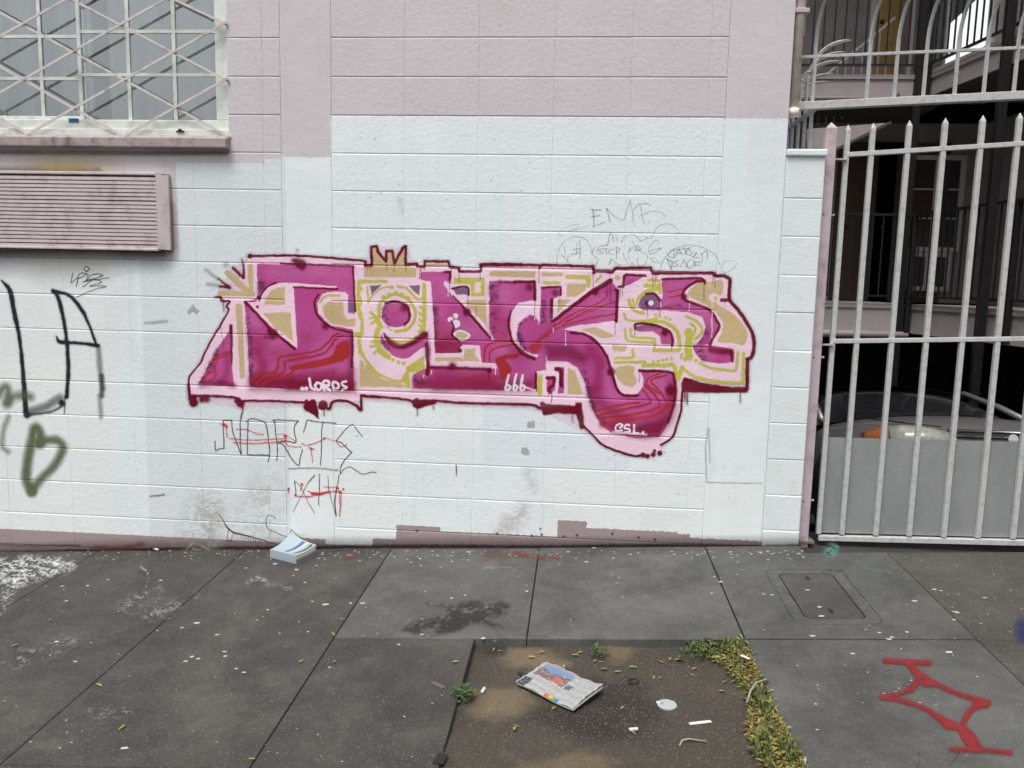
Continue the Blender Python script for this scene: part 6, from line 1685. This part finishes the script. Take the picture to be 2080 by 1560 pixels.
put('disc', mb, simple('grey_plastic', (0.36, 0.42, 0.43), 0.5, 0.1), t)
put('rim', MB().tube([(q[0]+0.035*math.cos(k*2*math.pi/n_), q[1]+0.035*math.sin(k*2*math.pi/n_), q[2]+0.0015) for k in range(n_+1)], 0.0018, 5, False), simple('grey_plastic_rim', (0.40, 0.46, 0.47), 0.5, 0.1), t, True)
q = sz(1286, 1378, 0.004); tag(put('rubber_ring', MB().tube([(q[0]+0.019*math.cos(k*2*math.pi/18), q[1]+0.019*math.sin(k*2*math.pi/18), q[2]) for k in range(19)], 0.0045, 6, False), M_TYRE, None, True), 'small black toothed rubber ring on the soil', 'ring')
a, b = sz(1400, 1473, 0.003), sz(1444, 1467, 0.003); tag(put('paper_strip', MB().bar(a, b, 0.014, 0.002), M_WHITE), 'flat white paper strip lying beside the grass edge', 'litter')
M_TWIG = simple('pale_twig', (0.32, 0.29, 0.25), 0.8, 0.15, 40)
def twig(pts, r, label):
    P_ = [sz(u, v, h) for u, v, h in pts]; tag(put('twig', MB().tube(P_, [r*(1-0.5*k/len(P_)) for k in range(len(P_))], 6), M_TWIG, None, True), label, 'twig')
twig([(1380, 1516, 0.004), (1386, 1509, 0.01), (1400, 1508, 0.012), (1435, 1512, 0.006)], 0.004, 'bent pale twig on the soil at the bottom of the pit')
twig([(1517, 1434, 0.02), (1523, 1420, 0.035), (1535, 1408, 0.045), (1556, 1402, 0.045)], 0.0045, 'pale curved twig lying across the grass strip')
a, b = sz(1504, 1341, 0.03), sz(1522, 1349, 0.03); tag(put('paper_strip', MB().bar(a, b, 0.012, 0.003), M_WHITE), 'short white paper scrap caught in the yellow leaves', 'litter')
a, b = sz(1632, 1556, 0.006), sz(1635, 1543, 0.006); tag(put('cigarette_paper', MB().tube([a, b], 0.006, 8), M_WHITE, None, True), 'white cigarette stub on the slab beside the grass strip', 'cigarette butt')
a, b = sz(889, 1553, 0.003), sz(900, 1533, 0.003); tag(put('tape_strip', MB().bar(a, b, 0.035, 0.003), M_DARK), 'black tape scrap at the edge of the tree pit', 'tape')
a, b = sz(878, 1386, 0.0015), sz(902, 1398, 0.0015); tag(put('tape_strip', MB().bar(a, b, 0.020, 0.0015), simple('brown_tape', (0.11, 0.09, 0.07), 0.5)), 'dull brown tape scrap on the slab beside the weed', 'tape')
a, b = sz(1056, 1362, 0.004), sz(1064, 1370, 0.004); tag(put('dark_scrap', MB().bar(a, b, 0.018, 0.006), M_DARK), 'small black scrap beside the newspaper corner', 'litter')

# leaves
def leaf_mat(name, c0, c1):
    m, t, p = newmat(name); oi = N(t, 'ShaderNodeObjectInfo'); P = pos(t)
    f = math2(t, 'ADD', math2(t, 'MULTIPLY', noise(t, P, 34.0, 2.0), 0.9), math2(t, 'MULTIPLY', oi.outputs['Random'], 0.3), True)
    setin(t, p, 'Base Color', mix(t, ramp(t, f, [(0.35, 0.0), (0.7, 1.0)]), c0, c1)); p.inputs['Roughness'].default_value = 0.55; return m
M_YLEAF = leaf_mat('yellow_leaf', (0.14, 0.11, 0.028), (0.29, 0.27, 0.06)); M_GRASS = leaf_mat('grass_blade', (0.035, 0.058, 0.012), (0.10, 0.125, 0.027)); M_WEED = leaf_mat('weed_leaf', (0.030, 0.065, 0.018), (0.06, 0.115, 0.03))
M_TANL = leaf_mat('dry_leaf', (0.16, 0.08, 0.03), (0.36, 0.24, 0.08))
def leaf_geo(mb, c, L, W, ang, tilt, curl, roll=0.0):
    d = Vector((math.cos(ang)*math.cos(tilt), math.sin(ang)*math.cos(tilt), math.sin(tilt))); sd = Vector((-math.sin(ang), math.cos(ang), roll)).normalized(); u = d.cross(sd)
    c = Vector(c); vs = []
    for f, w in ((0, 0.08), (0.25, 0.75), (0.55, 1.0), (0.8, 0.6), (1.0, 0.02)):
        p = c + d*(L*f) + Vector((0, 0, 1))*(curl*f*(1-f)*4*L); vs += [p-sd*(W*w/2)+Vector((0, 0, W*0.18*w)), p, p+sd*(W*w/2)+Vector((0, 0, W*0.18*w))]
    fs = []
    for k in range(4): fs += [(3*k, 3*k+1, 3*k+4, 3*k+3), (3*k+1, 3*k+2, 3*k+5, 3*k+4)]
    mb.add(vs, fs)
lf = []
for k in range(4):
    mb_ = MB(); leaf_geo(mb_, (0, 0, 0.002), 0.028+0.004*k, 0.010+0.003*(k % 2), 0, 0.02*k, 0.015*k); me = mb_.mesh('fallen_leaf', True); me.materials.append(M_YLEAF); lf.append(me)
spots = [(103, 1259), (207, 1396), (350, 1257), (680, 1294), (742, 1292), (681, 1343), (688, 1259), (40, 1310), (617, 1342), (933, 1345), (1022, 1312), (1002, 1314), (1108, 1317), (1088, 1330), (1144, 1347), (1171, 1322), (1211, 1333), (1215, 1338), (1264, 1356), (1296, 1346), (1328, 1367), (1344, 1371), (1351, 1335), (1363, 1324), (1041, 1474), (1046, 1478), (1291, 1491), (1256, 1190), (1413, 1371), (1405, 1354), (1477, 1381), (1475, 1404), (1268, 1429), (1130, 1433), (520, 1544), (240, 1485), (1375, 1323), (1386, 1328), (1798, 1363), (1160, 1325), (1000, 1303), (1235, 1352)]
for k, (u, v) in enumerate(spots):
    q = sz(u, v, 0.002); o = link('fallen_leaf', lf[k % 4], None, None, q); o.rotation_euler = (random.uniform(-0.1, 0.1), random.uniform(-0.15, 0.05), random.uniform(0, 6.28))
    o.scale = [random.uniform(0.75, 1.15)]*3; 
    if PIT[0] < q[0] < PIT[1] and q[1] < R1: tag(o, 'small single yellow leaf lying loose on the tree pit soil', 'leaf', 'loose yellow leaves on the soil')
    else: tag(o, 'small single yellow leaf lying loose on the paving slabs', 'leaf', 'loose yellow leaves on the slabs')

# the grass and leaf strip along the pit's right edge and top right corner
def in_strip(u, v):
    # (u,v) photo pixels: band hugging the slab edge
    if v < 1300: return False
    edge = 1515 + (v-1300)*0.445; w = 62 if v > 1345 else 128-(v-1300)*1.3
    if v > 1345: w = 62 + 14*math.sin(v*0.03) + max(0, (v-1420))*0.12
    return edge-w < u < edge+3
gb, yb, tb = MB(), MB(), MB()
cnt = 0
while cnt < 5600:
    u, v = random.uniform(1385, 1640), random.uniform(1299, 1600)
    if not in_strip(u, v): continue
    q = gp(u, v, -0.01)
    x, y = min(q[0], PIT[1]-0.004), q[1]; cnt += 1; z = soil_z(x, y)+0.002
    dens = 0.5+0.5*math.sin(u*0.09+1.7*math.sin(v*0.05)) 
    r = random.random() + 0.16*math.sin(v*0.055+2.0)
    if r < 0.76:
        L = random.uniform(0.012, 0.040)*(0.7+0.6*dens); leaf_geo(gb, (x, y, z), L, random.uniform(0.0028, 0.0055), random.uniform(0, 6.28), random.uniform(0.25, 1.15), random.uniform(0, 0.2))
    elif r < 0.90: leaf_geo(yb, (x, y, z+random.uniform(0.002, 0.020)), random.uniform(0.012, 0.036), random.uniform(0.005, 0.012), random.uniform(0, 6.28), random.uniform(-0.3, 0.4), random.uniform(0, 0.2), random.uniform(-0.4, 0.4))
    else: leaf_geo(tb, (x, y, z+random.uniform(0.002, 0.016)), random.uniform(0.012, 0.036), random.uniform(0.004, 0.011), random.uniform(0, 6.28), random.uniform(-0.3, 0.4), random.uniform(0, 0.2), random.uniform(-0.4, 0.4))
tag(put('grass', gb, M_GRASS, None, True), 'ragged yellow green grass along the right edge of the tree pit', 'grass', None, 'stuff')
tag(put('leaf_litter', yb, M_YLEAF, None, True), 'yellow fallen leaves heaped in the grass strip', 'leaf litter', None, 'stuff')
tag(put('leaf_litter', tb, M_TANL, None, True), 'dry brown leaves mixed into the grass strip', 'leaf litter', None, 'stuff')
# crumbs on the soil
mb = MB()
for k in range(2600):
    x, y = random.uniform(PIT[0]+0.01, PIT[1]-0.01), random.uniform(R1-1.05, R1-0.01); r = random.uniform(0.0012, 0.0042)*(1 if random.random() < 0.95 else 2); z = soil_z(x, y)
    c = Vector((x, y, z+r*0.3)); a0 = random.uniform(0, 6.28)
    mb.add([c+Vector((r*math.cos(a0+k2*2.09), r*math.sin(a0+k2*2.09), -r*0.4)) for k2 in range(3)]+[c+Vector((0, 0, r*0.8))], [(0,1,3),(1,2,3),(2,0,3)])
tag(put('gravel', mb, simple('soil_crumbs', (0.14, 0.115, 0.085), 0.9, 0.6, 90)), 'fine gravel and crumbs on the tree pit soil', 'gravel', None, 'stuff')
# weeds
def weed(u, v, n, L, label, rad):
    q = sz(u, v, 0.0); t = thing('weed', q, label, 'plant'); mb = MB(); ms_ = MB()
    for k in range(n):
        a = random.uniform(0, 6.28); r_ = rad*math.sqrt(random.random()); h = random.uniform(0.01, L*0.9); tip = (q[0]+r_*math.cos(a), q[1]+r_*math.sin(a), q[2]+h)
        if k % 3 == 0: ms_.tube([(q[0], q[1], q[2]), ((q[0]+tip[0])/2, (q[1]+tip[1])/2, q[2]+h*0.65), tip], 0.0011, 4)
        leaf_geo(mb, tip, random.uniform(0.012, 0.026), random.uniform(0.008, 0.014), a+random.uniform(-1, 1), random.uniform(-0.2, 0.6), random.uniform(0, 0.2), random.uniform(-0.4, 0.4))
    put('leaf_cluster', mb, M_WEED, t, True); put('stem', ms_, M_WEED, t)
weed(942, 1419, 60, 0.055, 'bright green bushy weed at the left edge of the tree pit', 0.036)
weed(1219, 1326, 34, 0.05, 'small green weed under the slab edge above the newspaper', 0.030)
weed(1404, 1328, 30, 0.05, 'low green weed beginning the leaf strip at the pit corner', 0.05)
weed(1440, 1318, 40, 0.05, 'spreading green weed among yellow leaves at the pit corner', 0.06)
